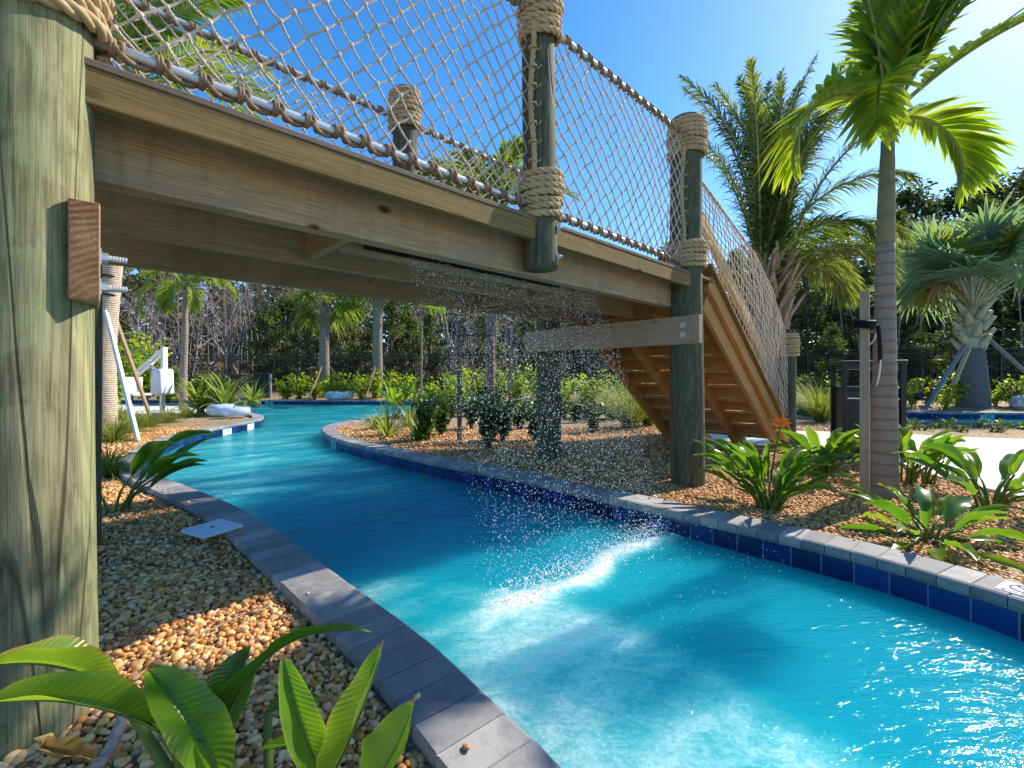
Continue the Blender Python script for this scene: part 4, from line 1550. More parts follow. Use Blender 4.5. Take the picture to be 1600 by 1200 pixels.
# 4. tall palm behind the left post, crown above the bridge
bx, by = -7.30, 8.0
palm = thing('palm_tree', 'tall palm with a pale pruned trunk behind the big left post, crown above the bridge', 'palm tree', (bx, by, 0))
rs = np.random.RandomState(17)
mb = MB()
trunk(mb, [(0, 0, -.1), (.0, 0, 1.2), (.1, .1, 3.5), (.5, .15, 6.4)], [.20, .165, .155, .14], 18, .006)
mb.build('trunk', M['paletrunk'], palm)
mb = MB()
a = np.linspace(0, 2 * PI, 24)
for z in (2.45, 2.78):
    sweep(mb, np.stack([.02 + .172 * np.cos(a), .172 * np.sin(a), z + 0 * a], 1), .02, 5, False)
mb.build('strap', M['strap'], palm)
for k in range(15):
    az = k * 137.5 + rs.randn() * 6
    el = (74, 60, 48, 34, 20)[k % 5]
    mb, mbr = MB(), MB()
    pinnate(mb, mbr, (.5, .15, 6.35), math.radians(az), math.radians(el), 2.6, 1.3, 46, .62, .05, .35, .35, 55, .14, rs.randn() * .2, .03, .1, rs)
    crown_part(palm, mb, mbr, G['sunny'])
p = at(216, 690)
support_plank('brace_plank', 'white painted brace plank leaning on the pale trunk behind the left post', (bx + .12, by - .08, 2.15), (p[0], p[1], .0), M['whitewood'], .09, .04)
support_plank('brace_plank', 'brown brace plank leaning on the pale trunk behind the left post', (bx + .14, by + .02, 2.2), (-7.95 + .0, 9.9, .0), M['stake'], .08, .04)

# 5. palm in the island bed, crown seen through the net
bx, by, _ = at(765, 690)
palm = thing('palm_tree', 'slender palm in the island bed behind the falling water, crown over the deck', 'palm tree', (bx, by, 0))
rs = np.random.RandomState(21)
mb = MB()
trunk(mb, [(0, 0, -.1), (0, 0, .8), (.02, 0, 2.2), (-.02, 0, 3.4)], [.10, .075, .066, .05], 16, .004)
mb.build('trunk', M['palmtrunk'], palm)
for (az, el, L, dr, tn) in ((172, 72, 1.35, .9, .6), (150, 62, 1.4, 1.5, .6), (205, 60, 1.25, 1.2, .35), (20, 66, 1.5, 1.5, .6), (-15, 52, 1.5, 1.6, .65), (60, 75, 1.4, 1.0, .5), (110, 60, 1.4, 1.4, .5), (-60, 58, 1.3, 1.5, .5), (250, 62, 1.3, 1.3, .55), (300, 70, 1.3, 1.0, .5)):
    mb, mbr = MB(), MB()
    pinnate(mb, mbr, (-.02, 0, 3.3), math.radians(az), math.radians(el), L, dr, 32, .50, .055, .35, .3, 52, .2, rs.randn() * .3, .018, .1, rs, 1.4, tn)
    crown_part(palm, mb, mbr, G['sunny'])
# its three guard stakes with cross rails
stks = []
for lab, px, py in (('thin guard stake left of the slender island palm', 718, 690), ('thin guard stake right of the slender island palm', 797, 676), ('dark guard stake near the stairs side of the island bed', 842, 700)):
    q = at(px, py)
    o = board('guard_stake', (q[0], q[1], -.1), (q[0], q[1], 1.85), .05, .055, M['shadedstake'], None, .003, up=(.7, -.7, 0))
    tag(o, lab, 'stake')
    stks.append((o, q))
(o, q), (_, q2) = stks[0], stks[1]
for z in (1.62, 1.32):
    e = q + (np.array([bx, by, 0]) - q) * 1.0
    r_ = board('cross_rail', (q[0] - .03, q[1] - .04, z), (e[0], e[1] - .1, z), .02, .035, M['shadedstake'], None, .002)
    r_.parent = o
    r_.matrix_parent_inverse = o.matrix_basis.inverted()


# feather and fan palms beyond the water, left of centre
def far_feather(px, y, zc, base_z, lab, n=11, L=1.5, tr=.09, gm='sunny', seed=0, ll=.42, dr0=1.6):
    rs = np.random.RandomState(seed)
    p = aty(px, 588, y)
    pm_ = thing('palm_tree', lab, 'palm tree', (p[0], p[1], base_z))
    h = zc - base_z
    mb = MB()
    trunk(mb, [(0, 0, -.1), (0, 0, h * .3), (.03, 0, h * .7), (.05, 0, h)], [tr * 1.3, tr, tr * .9, tr * .6], 14, .006, seed)
    mb.build('trunk', M['palmtrunk'], pm_)
    for k in range(n):
        mb, mbr = MB(), MB()
        pinnate(mb, mbr, (.05, 0, h), math.radians(k * 137.5 + seed * 31), math.radians((72, 58, 44, 30, 16)[k % 5]), L * (.85 + .3 * rs.rand()), dr0 + rs.rand() * .7, 30, ll, .05, .4, .3, 55, .16, rs.randn() * .2, .018, .1, rs)
        crown_part(pm_, mb, mbr, G[gm])
    return pm_


def far_sabal(px, y, zc, lab, seed, tr=.2, rad=.85):
    rs = np.random.RandomState(seed)
    p = aty(px, 588, y)
    bz = gz(p[0], p[1])
    pm_ = thing('palm_tree', lab, 'palm tree', (p[0], p[1], bz))
    h = zc - bz
    mb = MB()
    trunk(mb, [(0, 0, -.1), (0, 0, h * .5), (0, 0, h * .94)], [tr * 1.15, tr, tr], 16, .008, seed)
    mb.build('trunk', M['roughtrunk'], pm_)
    mb = MB()
    for k in range(44):
        a = k * 2.4
        P = arc((tr * .8 * math.cos(a), tr * .8 * math.sin(a), h * .70 + .028 * h * .28 * k / 4), a, 1.0, .28 + .2 * rs.rand(), .2, 4)
        sweep(mb, P, np.linspace(.055, .02, 4), 5, True, rs.rand())
    mb.build('frond_boot', M['boot'], pm_)
    for k in range(20):
        mb, mbr = MB(), MB()
        fan(mb, mbr, (0, 0, h * .95), math.radians(k * 137.5), math.radians((72, 50, 30, 12, -12)[k % 5]), .85 + .3 * rs.rand(), rad, 24, 240, .2, .55, rs, None, .022, None, (rs.rand() - .5) * 1.6)
        crown_part(pm_, mb, mbr, G['sabal'])
    for k, az in enumerate((0, 120, 245)):
        a = math.radians(az + 20)
        b = board('brace', (tr * math.cos(a), tr * math.sin(a), 1.35), (1.25 * math.cos(a), 1.25 * math.sin(a), .02), .045, .075, M['stake'], pm_, .003, up=(.2, -1, .2))
    return pm_


far_feather(287, 13.0, 3.55, 0.0, 'slim palm with drooping fronds left of the sabal palms, seen under the bridge', 12, 1.75, .095, 'sunny', 3, .5, 1.7)
far_feather(658, 19.2, 3.9, .15, 'thin little palm with a wispy crown right of the sabal palms', 8, 1.2, .05, 'adonidia', 5, .4)
far_sabal(507, 19.6, 4.35, 'braced sabal palm with a rough booted trunk and full crown beyond the pool', 31)
far_sabal(590, 19.4, 5.6, 'braced sabal palm whose crown is hidden by the bridge, beyond the pool', 37)


# ------------------------------------------------------------------ paddle-leaved plants (bird of paradise)
def paddle_plant(name, lab, x, y, n, h, spread, seed, gm='bop', group=None, wid=.085, len_=.34, flower=None, tone=.5, lean=(0, 0), cat='plant', az_bias=None):
    rs = np.random.RandomState(seed)
    z = gz(x, y)
    pm_ = thing(name, lab, cat, (x, y, z), 0, group)
    mb, mbs = MB(), MB()
    for k in range(n):
        az = rs.rand() * 2 * PI if az_bias is None else az_bias + rs.randn() * 1.1
        el = math.radians(88 - spread * (.25 + .75 * rs.rand()))
        H = h * (.55 + .5 * rs.rand())
        b = np.array([.05 * math.cos(az) + rs.randn() * .02, .05 * math.sin(az) + rs.randn() * .02, -.02])
        d = np.array([math.cos(el) * math.cos(az) + lean[0], math.cos(el) * math.sin(az) + lean[1], math.sin(el)])
        d = unit(d)
        p1 = b + d * H * .55
        st_ = bez(b, b + np.array([0, 0, H * .3]), p1, 8)
        sweep(mbs, st_, np.linspace(.011, .0065, 8), 6, True, rs.rand())
        out = unit(d + np.array([math.cos(az), math.sin(az), -.35]) * (.25 + .5 * rs.rand()))
        L = len_ * (.75 + .5 * rs.rand())
        p3 = p1 + out * L + np.array([0, 0, -.10 * L * rs.rand()])
        p2 = p1 + d * L * .55
        nr = np.array([-math.cos(az) * .8 + rs.randn() * .5, -math.sin(az) * .8 + rs.randn() * .5, .8])
        mb = MB()
        blade(mb, bez(p1, p2, p3, 12), wid * (.75 + .5 * rs.rand()), .25 + .45 * rs.rand(), nr, 12, 4, np.clip(tone + (rs.rand() - .5) * .5, 0, 1), .03, rs=rs)
        mb.build('leaf', G[gm], pm_)
    mbs.build('leaf_stalk', M['stem'], pm_)
    if flower:
        mbf = MB()
        c = np.array(flower)
        sweep(mbs2 := MB(), bez((0, 0, .1), (c[0] * .3, c[1] * .3, c[2] * .6), c, 10), .007, 6)
        mbs2.build('flower_stalk', M['stem'], pm_)
        for k in range(7):
            a = math.radians(20 + 24 * k)
            t_ = c + np.array([.10 * math.cos(a), .02 * rs.randn(), .10 * math.sin(a)])
            blade(mbf, bez(c, (c + t_) / 2 + [0, 0, .015], t_, 7), .03, .4, (0, -1, .3), 7, 2, .5, 0, rs=rs)
        mbf.build('flower', M['orange'], pm_)
    return pm_


x, y, _ = at(1207, 800)
paddle_plant('bird_of_paradise', 'dense bird of paradise plant with an orange flower beside the right bridge post', x + .03, y + .1, 58, .62, 46, 51, wid=.07, len_=.32, flower=(.10, .02, .62), tone=.4)
x, y, _ = at(1286, 745)
paddle_plant('bird_of_paradise', 'broad bird of paradise plant behind the stake, left of the smooth palm trunk', x, y, 32, .58, 58, 52, wid=.095, len_=.36, tone=.55)
x, y, _ = at(1409, 757)
paddle_plant('bird_of_paradise', 'upright bird of paradise plant just right of the smooth palm trunk', x, y, 18, .62, 34, 53, wid=.095, len_=.36, tone=.6)
x, y, _ = at(1441, 757)
paddle_plant('bird_of_paradise', 'thin-stalked bird of paradise plant at the edge of the pale path', x, y, 12, .62, 40, 54, wid=.09, len_=.34, tone=.55)
x, y, _ = at(1549, 797)
paddle_plant('bird_of_paradise', 'bird of paradise plant by the path at the right edge, leaves spread wide', x, y, 22, .62, 60, 55, wid=.10, len_=.36, tone=.55)
x, y, _ = at(1456, 846)
paddle_plant('bird_of_paradise', 'low sprawling bird of paradise plant with bare root crown in the right gravel', x, y, 24, .36, 82, 56, wid=.085, len_=.30, tone=.55)
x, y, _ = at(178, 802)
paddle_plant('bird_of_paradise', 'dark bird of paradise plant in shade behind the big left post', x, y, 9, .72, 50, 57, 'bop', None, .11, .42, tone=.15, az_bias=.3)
# blackened root crown and old sheaths of the low plant
x, y, _ = at(1442, 848)

# the near plant at the bottom left, leaf by leaf
near = thing('bird_of_paradise', 'large bird of paradise leaves in the near bottom left corner, sunlit bright green', 'plant', (-.50, .93, 0))
nb_ = np.array([-.50, .93, 0.0])
LV = [  # blade base, middle, tip (pixel column, row, distance), width, fold, normal, tone
    ((345, 1150, .98), (440, 1010, 1.06), (581, 988, 1.14), .115, .30, (.2, .5, .9), .18),
    ((505, 1215, .93), (470, 1130, .92), (441, 1022, .94), .088, .62, (.55, -.75, .2), .55),
    ((505, 1235, .90), (560, 1120, .90), (600, 1000, .93), .090, .75, (-.6, -.7, .2), .72),
    ((560, 1240, .86), (610, 1185, .86), (648, 1092, .88), .115, .55, (-.5, -.6, .5), .62),
    ((345, 1225, .88), (300, 1135, .88), (229, 1044, .92), .118, .62, (.75, -.55, .3), .5),
    ((352, 1180, .95), (330, 1110, .98), (392, 1008, 1.10), .08, .35, (.3, .6, .7), .2),
    ((252, 1142, .90), (120, 1098, .86), (-30, 1102, .82), .092, .85, (.1, -.35, 1), .8),
    ((178, 1080, .96), (90, 1040, .90), (-30, 1042, .84), .098, .75, (.05, .25, 1), .85),
    ((255, 1140, .92), (205, 1108, .94), (165, 1090, .96), .07, .5, (0, .1, 1), .4),
    ((525, 1150, 1.02), (470, 1160, .99), (405, 1172, .97), .085, .45, (.2, .4, 1), .5),
    ((418, 1112, 1.04), (455, 1100, 1.08), (505, 1092, 1.10), .07, .4, (.2, .5, 1), .35),
    ((240, 1120, .93), (275, 1135, .90), (330, 1160, .88), .075, .5, (.2, -.1, 1), .3),
]
mbs = MB()
rs = np.random.RandomState(3)
for (a, b, c, w_, fo, nr, tn) in LV:
    p0, p1, p2 = aty(*a), aty(*b), aty(*c)
    ctl = p1 * 2 - (p0 + p2) / 2
    mb = MB()
    pts = bez(p0, ctl, p2, 22)
    blade(mb, pts - nb_, w_, fo, nr, 30, 10, tn, .018, rs=rs)
    lf = mb.build('leaf', G['bopnear'], near)
    # uv across the blade so the side veins run out from the midrib
    me = lf.data
    uv = me.uv_layers.new(name='UVMap')
    li = np.empty(len(me.loops), np.int32)
    me.loops.foreach_get('vertex_index', li)
    row, colm = li // 11, li % 11
    arr = np.stack([row / 29.0 + np.abs(colm - 5) * .022, colm / 10.0], 1)
    uv.data.foreach_set('uv', arr.astype(np.float32).ravel())
    mr = MB()
    sweep(mr, pts[:-2] - nb_ - np.array(nr) / np.linalg.norm(nr) * .002, np.linspace(.0045, .001, len(pts) - 2), 6)
    mr.build('midrib', M['stem'], lf)
    root = np.array([-.50 + (p0[0] + .50) * .35, .93 + (p0[1] - .93) * .35, -.02])
    sweep(mbs, bez(root, (root + p0) / 2 + np.array([0, 0, .05]), p0, 12) - nb_, np.linspace(.014, .008, 12), 8)
mbs.build('leaf_stalk', M['stem'], near)


# ------------------------------------------------------------------ strap plants, grasses, shrubs
def tuft(name, lab, x, y, n, h, w_, seed, gm='grass', spread=55, droop=1.2, cat='grass', group=None, z=None):
    rs = np.random.RandomState(seed)
    pm_ = thing(name, lab, cat, (x, y, gz(x, y) if z is None else z), 0, group)
    mb = MB()
    az = rs.rand(n) * 2 * PI
    el = np.radians(88 - spread * rs.rand(n) ** .8)
    L = h * (.6 + .55 * rs.rand(n))
    ns = 6
    t = np.linspace(0, 1, ns)
    e = el[:, None] - droop * (.5 + rs.rand(n)[:, None]) * t ** 1.6
    d = np.stack([np.cos(e) * np.cos(az)[:, None], np.cos(e) * np.sin(az)[:, None], np.sin(e)], -1)
    P = np.cumsum(d * (L / (ns - 1))[:, None, None], 1)
    P = np.concatenate([np.zeros((n, 1, 3)), P[:, :-1]], 1) + np.stack([np.cos(az) * .10 * h * rs.rand(n), np.sin(az) * .10 * h * rs.rand(n), np.full(n, -.02)], -1)[:, None]
    s_ = np.stack([-np.sin(az), np.cos(az), np.zeros(n)], -1)[:, None] * (w_ * .5 * np.interp(t, [0, .3, .8, 1], [.8, 1, .6, .06]))[None, :, None]
    V = np.stack([P - s_, P + s_], 2).reshape(n, ns * 2, 3)
    f = np.array([(2 * k, 2 * k + 1, 2 * k + 3, 2 * k + 2) for k in range(ns - 1)])
    F = (f[None] + (np.arange(n) * ns * 2)[:, None, None]).reshape(-1, 4)
    mb.add(V.reshape(-1, 3), F, np.repeat(np.clip(rs.rand(n) * .9 + .05, 0, 1), ns * 2))
    mb.build('blade', G[gm], pm_)
    return pm_


def shrub(name, lab, x, y, h, r, seed, gm, n=260, leaf=.06, stems=9, upright=.6, group=None, cat='shrub', bloom=None):
    rs = np.random.RandomState(seed)
    pm_ = thing(name, lab, cat, (x, y, gz(x, y)), 0, group)
    mb, mbs = MB(), MB()
    tips = []
    for k in range(stems):
        a = rs.rand() * 2 * PI
        rr = r * (.25 + .75 * rs.rand())
        H = h * (.7 + .35 * rs.rand())
        P = bez((rs.randn() * .02, rs.randn() * .02, -.03), (rr * .3 * math.cos(a), rr * .3 * math.sin(a), H * upright), (rr * math.cos(a), rr * math.sin(a), H * .95), 8)
        sweep(mbs, P, np.linspace(.012, .004, 8), 5)
        for t in (.35, .5, .65, .8, 1.0):
            tips.append(P[min(7, int(t * 7))])
    C = np.array(tips)
    leafcloud(mb, C, np.full(len(C), r * .34), n, leaf, .3, rs, asp=.55)
    mbs.build('stem', M['bark'], pm_)
    mb.build('foliage', G[gm], pm_)
    if bloom:
        for k in range(14):
            p = np.array([rs.randn() * .12, rs.randn() * .12, h * (.85 + .1 * rs.rand())])
            mf = MB()
            for q in range(6):
                a = q * PI / 3
                t_ = p + np.array([.05 * math.cos(a), .05 * math.sin(a), .02])
                blade(mf, bez(p, (p + t_) / 2 + [0, 0, .012], t_, 5), .035, .3, (0, 0, 1), 5, 2, .5, 0, rs=rs)
            mf.build('flower', M['yellowflower'], pm_)
    return pm_


# dark upright shrubs and strap plants in the island bed
for k, (px, py, h, r, lab) in enumerate([
        (668, 689, .80, .26, 'dark green upright shrub at the left end of the island bed'),
        (738, 672, .62, .24, 'dark shrub behind the thin guard stakes of the island palm'),
        (762, 704, .80, .30, 'dark shrub at the foot of the slender island palm, nearest the river'),
        (812, 672, .62, .26, 'dark shrub between the island palm and the shaded bridge post'),
        (836, 690, .55, .2, 'small dark shrub just left of the shaded far bridge post'),
        (928, 676, .48, .2, 'small dark shrub in front of the fountain grass under the stairs'),
        (900, 660, .45, .22, 'low dark shrub right of the shaded far bridge post'),
        (700, 664, .6, .26, 'dark shrub behind the left thin guard stake, by the back coping'),
        (785, 690, .6, .26, 'dark shrub right of the slender island palm, before the guard stake'),
        (690, 680, .5, .2, 'small dark shrub between the strap plants and the guard stake'),
        (855, 668, .6, .24, 'dark shrub hidden behind the shaded far bridge post')]):
    x, y, _ = at(px, py)
    shrub('shrub', lab, x, y, h, r, 60 + k, 'darkleaf', 760, .075, 12, .6)
for k, (px, py, h, lab) in enumerate([
        (606, 682, .75, 'strap-leaved plant at the tip of the island bed'),
        (640, 668, .62, 'taller strap-leaved plant behind the tip of the island'),
        (585, 672, .40, 'small strap-leaved plant by the island coping'),
        (655, 700 - 12, .5, 'strap-leaved plant beside the dark shrub at the left of the island')]):
    x, y, _ = at(px, py)
    tuft('strap_plant', lab, x, y, 46, h, .035, 80 + k, 'yucca' if k != 3 else 'bop', 60, 1.1, 'plant')
x, y, _ = at(617, 655)
paddle_plant('ginger_plant', 'tall leafy ginger plant standing above the island tip', x, y, 12, 1.05, 22, 91, wid=.16, len_=.5, tone=.7)
x, y, _ = at(640, 650)
paddle_plant('ginger_plant', 'yellow-green broad-leaved plant behind the island strap plants', x, y, 10, .85, 35, 92, wid=.16, len_=.45, tone=.85)
for k, (px, py, h, lab) in enumerate([
        (985, 670, 1.15, 'tall fountain grass clump left of the stairs'),
        (1012, 664, 1.0, 'fountain grass clump half hidden by the stairs'),
        (955, 656, .9, 'pale fountain grass clump behind the small dark shrub'),
        (912, 652, .8, 'loose grass clump behind the shaded bridge post'),
        (1283, 660, 1.05, 'bright fountain grass clump between the stair foot and the trash can'),
        (1262, 652, .95, 'bright grass clump just behind the rope-wrapped stair post'),
        (880, 650, .75, 'faded grass clump in the middle of the island')]):
    x, y, _ = at(px, py)
    tuft('fountain_grass', lab, x, y, 420, h, .011, 100 + k, 'grass', 42, 1.0)
for k, (px, py, h, lab) in enumerate([
        (178, 690, .55, 'soft grass clump beside the left post at the river bend'),
        (205, 676, .55, 'soft grass clump behind the white brace'),
        (232, 668, .5, 'soft grass clump right of the white brace foot'),
        (262, 660, .48, 'soft grass clump by the inside of the river bend'),
        (292, 652, .45, 'soft grass clump left of the yucca pair'),
        (190, 655, .5, 'soft grass clump at the foot of the pale palm'),
        (168, 745, .45, 'soft grass clump behind the dark bird of paradise')]):
    x, y, _ = at(px, py)
    tuft('soft_grass', lab, x, y, 520, h, .008, 120 + k, 'grass', 75, 1.6)
for k, (px, py, h, lab, tr_) in enumerate([
        (313, 648, .8, 'yucca with arching strap leaves at the left of the pair on the point', .16),
        (352, 648, .85, 'yucca on a short thick trunk beside the clear tubes', .2),
        (395, 634, .75, 'spiky yucca leaning over the water at the point', .1)]):
    x, y, _ = at(px, py)
    pm_ = tuft('yucca', lab, x, y, 70, h * 1.2, .075, 140 + k, 'yucca', 75, 1.0, 'plant', z=tr_)
    mb = MB()
    trunk(mb, [(0, 0, -tr_ - .05), (0, 0, .05)], [.11, .08], 12)
    mb.build('trunk', M['roughtrunk'], pm_)

# bright hedge beyond the water and behind the island
k = 0
for px, base, y, h in [(448, 0, 18.9, .8), (468, 0, 18.7, 1.0), (492, 0, 18.9, .9), (516, 0, 18.6, 1.1), (540, 0, 18.8, 1.05), (565, 0, 18.6, 1.15), (588, 0, 18.9, 1.2), (612, 0, 18.7, 1.15), (634, 0, 18.6, 1.0)]:
    p = aty(px, 588, y)
    shrub('hedge_shrub', '%s bright green hedge shrub from the left along the far pool bank' % ORD[k], p[0], p[1], h, .55, 150 + k, 'croton', 330, .14, 10, .5, 'bright hedge shrubs beyond the pool')
    k += 1
k = 0
for px, y, h in [(688, 11.2, 1.0), (716, 11.7, 1.15), (745, 11.4, 1.1), (775, 11.8, 1.2), (806, 11.5, 1.2), (838, 11.6, 1.2), (880, 11.2, 1.05), (925, 11.0, 1.0), (965, 10.8, 1.1), (1005, 10.9, 1.15)]:
    p = aty(px, 588, y)
    shrub('hedge_shrub', '%s yellow-green shrub from the left along the back of the island' % ORD[k] + (', with yellow blooms' if k == 2 else ''), p[0], p[1], h, .45, 170 + k, 'croton', 760, .095, 12, .5, 'yellow-green shrubs along the back of the island', bloom=(k == 2))
    k += 1
k = 0
for px, y, h in [(1255, 14.6, .9), (1300, 14.2, .9), (1404, 13.6, .75), (1425, 13.4, .8), (1450, 13.6, .75), (1476, 13.0, .8), (1498, 13.5, 1.0), (1556, 13.5, .7), (1580, 13.3, .85), (1606, 13.4, .85), (1630, 13.3, .8)]:
    p = aty(px, 588, y)
    shrub('hedge_shrub', '%s low shrub from the left on the bank beyond the right channel' % ORD[k], p[0], p[1], h, .42, 190 + k, 'croton' if k % 4 else 'tree', 300, .10, 9, .45, 'low shrubs beyond the right channel')
    k += 1
k = 0
for px, py in [(1410, 668), (1440, 672), (1472, 668), (1500, 674), (1530, 669), (1562, 675), (1595, 670), (1385, 672)]:
    x, y, _ = at(px, py)
    shrub('ground_cover_plant', '%s sparse creeping plant from the left between the path and the right channel' % ORD[k], x, y, .16, .3, 210 + k, 'tree' if k % 2 else 'bop', 120, .06, 6, .3, 'creeping plants between the path and the right channel', cat='plant')
    k += 1
k = 0
for px, y, h in [(178, 15.6, 2.2), (205, 15.8, 2.4), (230, 16.2, 2.3), (170, 14.2, 1.6), (262, 17.0, 1.2), (300, 18.6, 1.0), (340, 18.8, .9)]:
    p = aty(px, 588, y)
    shrub('bush', '%s leafy green bush from the left behind the pool lift' % ORD[k], p[0], p[1], h, .8, 230 + k, 'croton' if k < 4 else 'sunny', 900, .17, 12, .45, 'green bushes behind the pool lift')
    k += 1
# ------------------------------------------------------------------ black picket fence
FL = [(-34, 25.0), (-22, 24.4), (-10, 23.8), (2, 23.0), (9, 20.6), (14, 18.3), (22, 17.6), (36, 17.2)]
fp, ft = resample([(a, b, 0) for a, b in FL], 2.4)
fence = thing('metal_fence', 'black metal picket fence running along the edge of the woods', 'fence', (0, 0, 0))
postm = None
for k in range(len(fp) - 1):
    a, b = fp[k], fp[k + 1]
    d = b - a
    L = np.linalg.norm(d)
    z = gz(a[0], a[1])
    ang = math.atan2(d[1], d[0])
    mb = MB()
    add_box(mb, -.035, .035, -.035, .035, -.1, 2.05, .003)
    add_box(mb, -.045, .045, -.045, .045, 2.05, 2.08, .005)
    mb.build('fence_post', M['black'], fence, False, (a[0], a[1], z), (0, 0, ang))
    mb = MB()
    for zz in (.18, 1.72, 1.9):
        add_box(mb, .035, L - .035, -.016, .016, zz - .018, zz + .018)
    for q in range(1, int(L / .105)):
        x = q * .105
        add_box(mb, x - .0085, x + .0085, -.0085, .0085, .06, 1.96)
    mb.build('picket_panel', M['black'], fence, False, (a[0], a[1], z), (0, 0, ang))
p = aty(344, 565, 24.0)
mb = MB()
add_box(mb, -.16, .16, -.01, .01, -.12, .12, .004)
sg_ = mb.build('notice_sign', M['orangesign'], None, False, (p[0], p[1], 1.62))
tag(sg_, 'small orange notice plate fixed on the black fence at left', 'sign')


# ------------------------------------------------------------------ woodland trees
def limb(mb, p, d, L, r, depth, rs, out, minr=.006):
    n = 5
    P = [np.array(p)]
    dd = unit(d)
    for k in range(n):
        dd = unit(dd + rs.randn(3) * .13 + np.array([0, 0, .05]))
        P.append(P[-1] + dd * L / n)
    P = np.array(P)
    sweep(mb, P, np.linspace(r, r * .6, n + 1), 5 if r > .02 else 3, False)
    if depth == 0 or r < minr:
        out.append(P[-1])
        return
    for k in range(rs.randint(2, 4)):
        t = rs.randint(2, n + 1)
        a = rs.rand() * 2 * PI
        nd = unit(dd + np.array([math.cos(a), math.sin(a), .25]) * (.55 + .4 * rs.rand()))
        limb(mb, P[t], nd, L * (.55 + .25 * rs.rand()), r * .55, depth - 1, rs, out, minr)
    out.append(P[-1])


def bare_tree(seed, h, r=.12, depth=5):
    rs = np.random.RandomState(seed)
    mb, tips = MB(), []
    limb(mb, (0, 0, -.2), (rs.randn() * .06, rs.randn() * .06, 1), h * .45, r, depth, rs, tips)
    return mb, np.array(tips)


def leafy(seed, h, cr, n, leaf, gm, base=.3, tr=.16, clumps=34, squash=1.25):
    """tapered trunk, limbs that carry clumps, small leaf faces through the crown's volume"""
    rs = np.random.RandomState(seed)
    mbt, mbl = MB(), MB()
    P = bez((0, 0, -.2), (rs.randn() * .15, rs.randn() * .15, h * .5), (rs.randn() * .3, rs.randn() * .3, h * .92), 12)
    sweep(mbt, P, np.linspace(tr, tr * .25, 12), 8)
    C, S = [], []
    for k in range(clumps):
        t = rs.rand()
        z = h * (base + (1 - base) * t)
        prof = math.sin(PI * min(1, .12 + .88 * t)) ** .6 * (1 - .45 * t)
        a = rs.rand() * 2 * PI
        rr = cr * prof * (.25 + .85 * rs.rand())
        c = np.array([rr * math.cos(a), rr * math.sin(a), z])
        s0 = P[min(11, int((z / h) * 10))]
        sweep(mbt, bez(s0, (s0 + c) / 2 + [0, 0, -.1], c, 6), np.linspace(tr * .3, .012, 6), 4, False)
        C.append(c)
        S.append(np.array([1, 1, .75]) * cr * (.16 + .22 * rs.rand()))
    leafcloud(mbl, np.array(C), np.array(S), n, leaf, .4, rs, asp=.5)
    return mbt, mbl


def proto_leafy(name, seed, h, cr, n, leaf, gm, **kw):
    a, b = leafy(seed, h, cr, n, leaf, gm, **kw)
    t = thing(name, '', 'tree')
    a.build('trunk', M['bark'], t)
    b.build('crown', G[gm], t)
    return t


def proto_bare(seed, h, r, tint=None):
    mb, tips = bare_tree(seed, h, r)
    t = thing('bare_tree', '', 'tree')
    mb.build('trunk', M['barebark'], t)
    rs = np.random.RandomState(seed)
    m2 = MB()
    leafcloud(m2, tips, np.full(len(tips), .45), 420, .10, .4, rs, asp=.25)
    m2.build('crown', G['brush'], t)
    return t


def stand(protos, spots, labels, group):
    used = set()
    for k, (px, y, sc) in enumerate(spots):
        q = k % len(protos)
        o = protos[q] if q not in used else copy_tree(protos[q])
        used.add(q)
        p = aty(px, 588, y)
        o.location = (p[0], p[1], gz(p[0], p[1]) - .05)
        o.rotation_euler = (0, 0, k * 1.7)
        s_ = sc if isinstance(sc, tuple) else (sc, sc, sc)
        o.scale = s_
        tag(o, labels(k), 'tree', group)


bp = [proto_bare(301 + k, 9.0, .13) for k in range(4)]
stand(bp, [(205, 27, .95), (232, 29, 1.05), (262, 26.5, .9), (296, 28, .85), (322, 30, 1.0), (352, 27, .82), (378, 29, .95), (408, 27.5, .85), (436, 31, .95), (470, 29, .9), (560, 31, .8), (690, 29, .75), (735, 31, .8), (800, 30, .7)],
      lambda k: '%s bare grey leafless tree from the left behind the fence' % ORD[k], 'bare trees behind the fence')
lp = [proto_leafy('leafy_tree', 321 + k, 6.4, 2.2, 3000, .24, 'tree', base=.06, clumps=40) for k in range(3)]
stand(lp, [(418, 27, .8), (448, 28.5, .92), (480, 27, .85), (530, 26.5, .85), (556, 28, .9), (612, 27, .88), (640, 28.5, .8), (178, 26, .7), (672, 27, .72), (760, 28, .75), (826, 27, .7), (905, 27.5, .78), (955, 27, .85), (1010, 28, .98)],
      lambda k: '%s bushy green woodland tree behind the fence, counted by nearness to the sabal palms' % ORD[k], 'bushy trees behind the fence')
dp = [proto_leafy('tall_tree', 341 + k, 11.0, 2.5, 3800, .26, 'treedark' if k < 3 else 'tree', base=.18, tr=.2, clumps=46) for k in range(4)]
stand(dp, [(1045, 30, .86), (1090, 27, .8), (1225, 26, .66), (1262, 24, .62), (1300, 27, .80), (1335, 24.5, .78), (1368, 28, .92), (1400, 24, .86), (1432, 29, 1.2), (1462, 25, .92), (1496, 30, 1.2), (1530, 24.5, .95), (1560, 28, 1.18), (1592, 26, 1.2), (1625, 28, 1.25), (1150, 29, .8), (1190, 25, .7)],
      lambda k: '%s tall dark tree in the woods beyond the right fence, counted from the stairs' % ORD[k], 'tall dark trees in the right-hand woods')
sp = [proto_leafy('young_tree', 361, 3.2, .9, 1500, .13, 'tree', base=.1, tr=.05, clumps=26)]
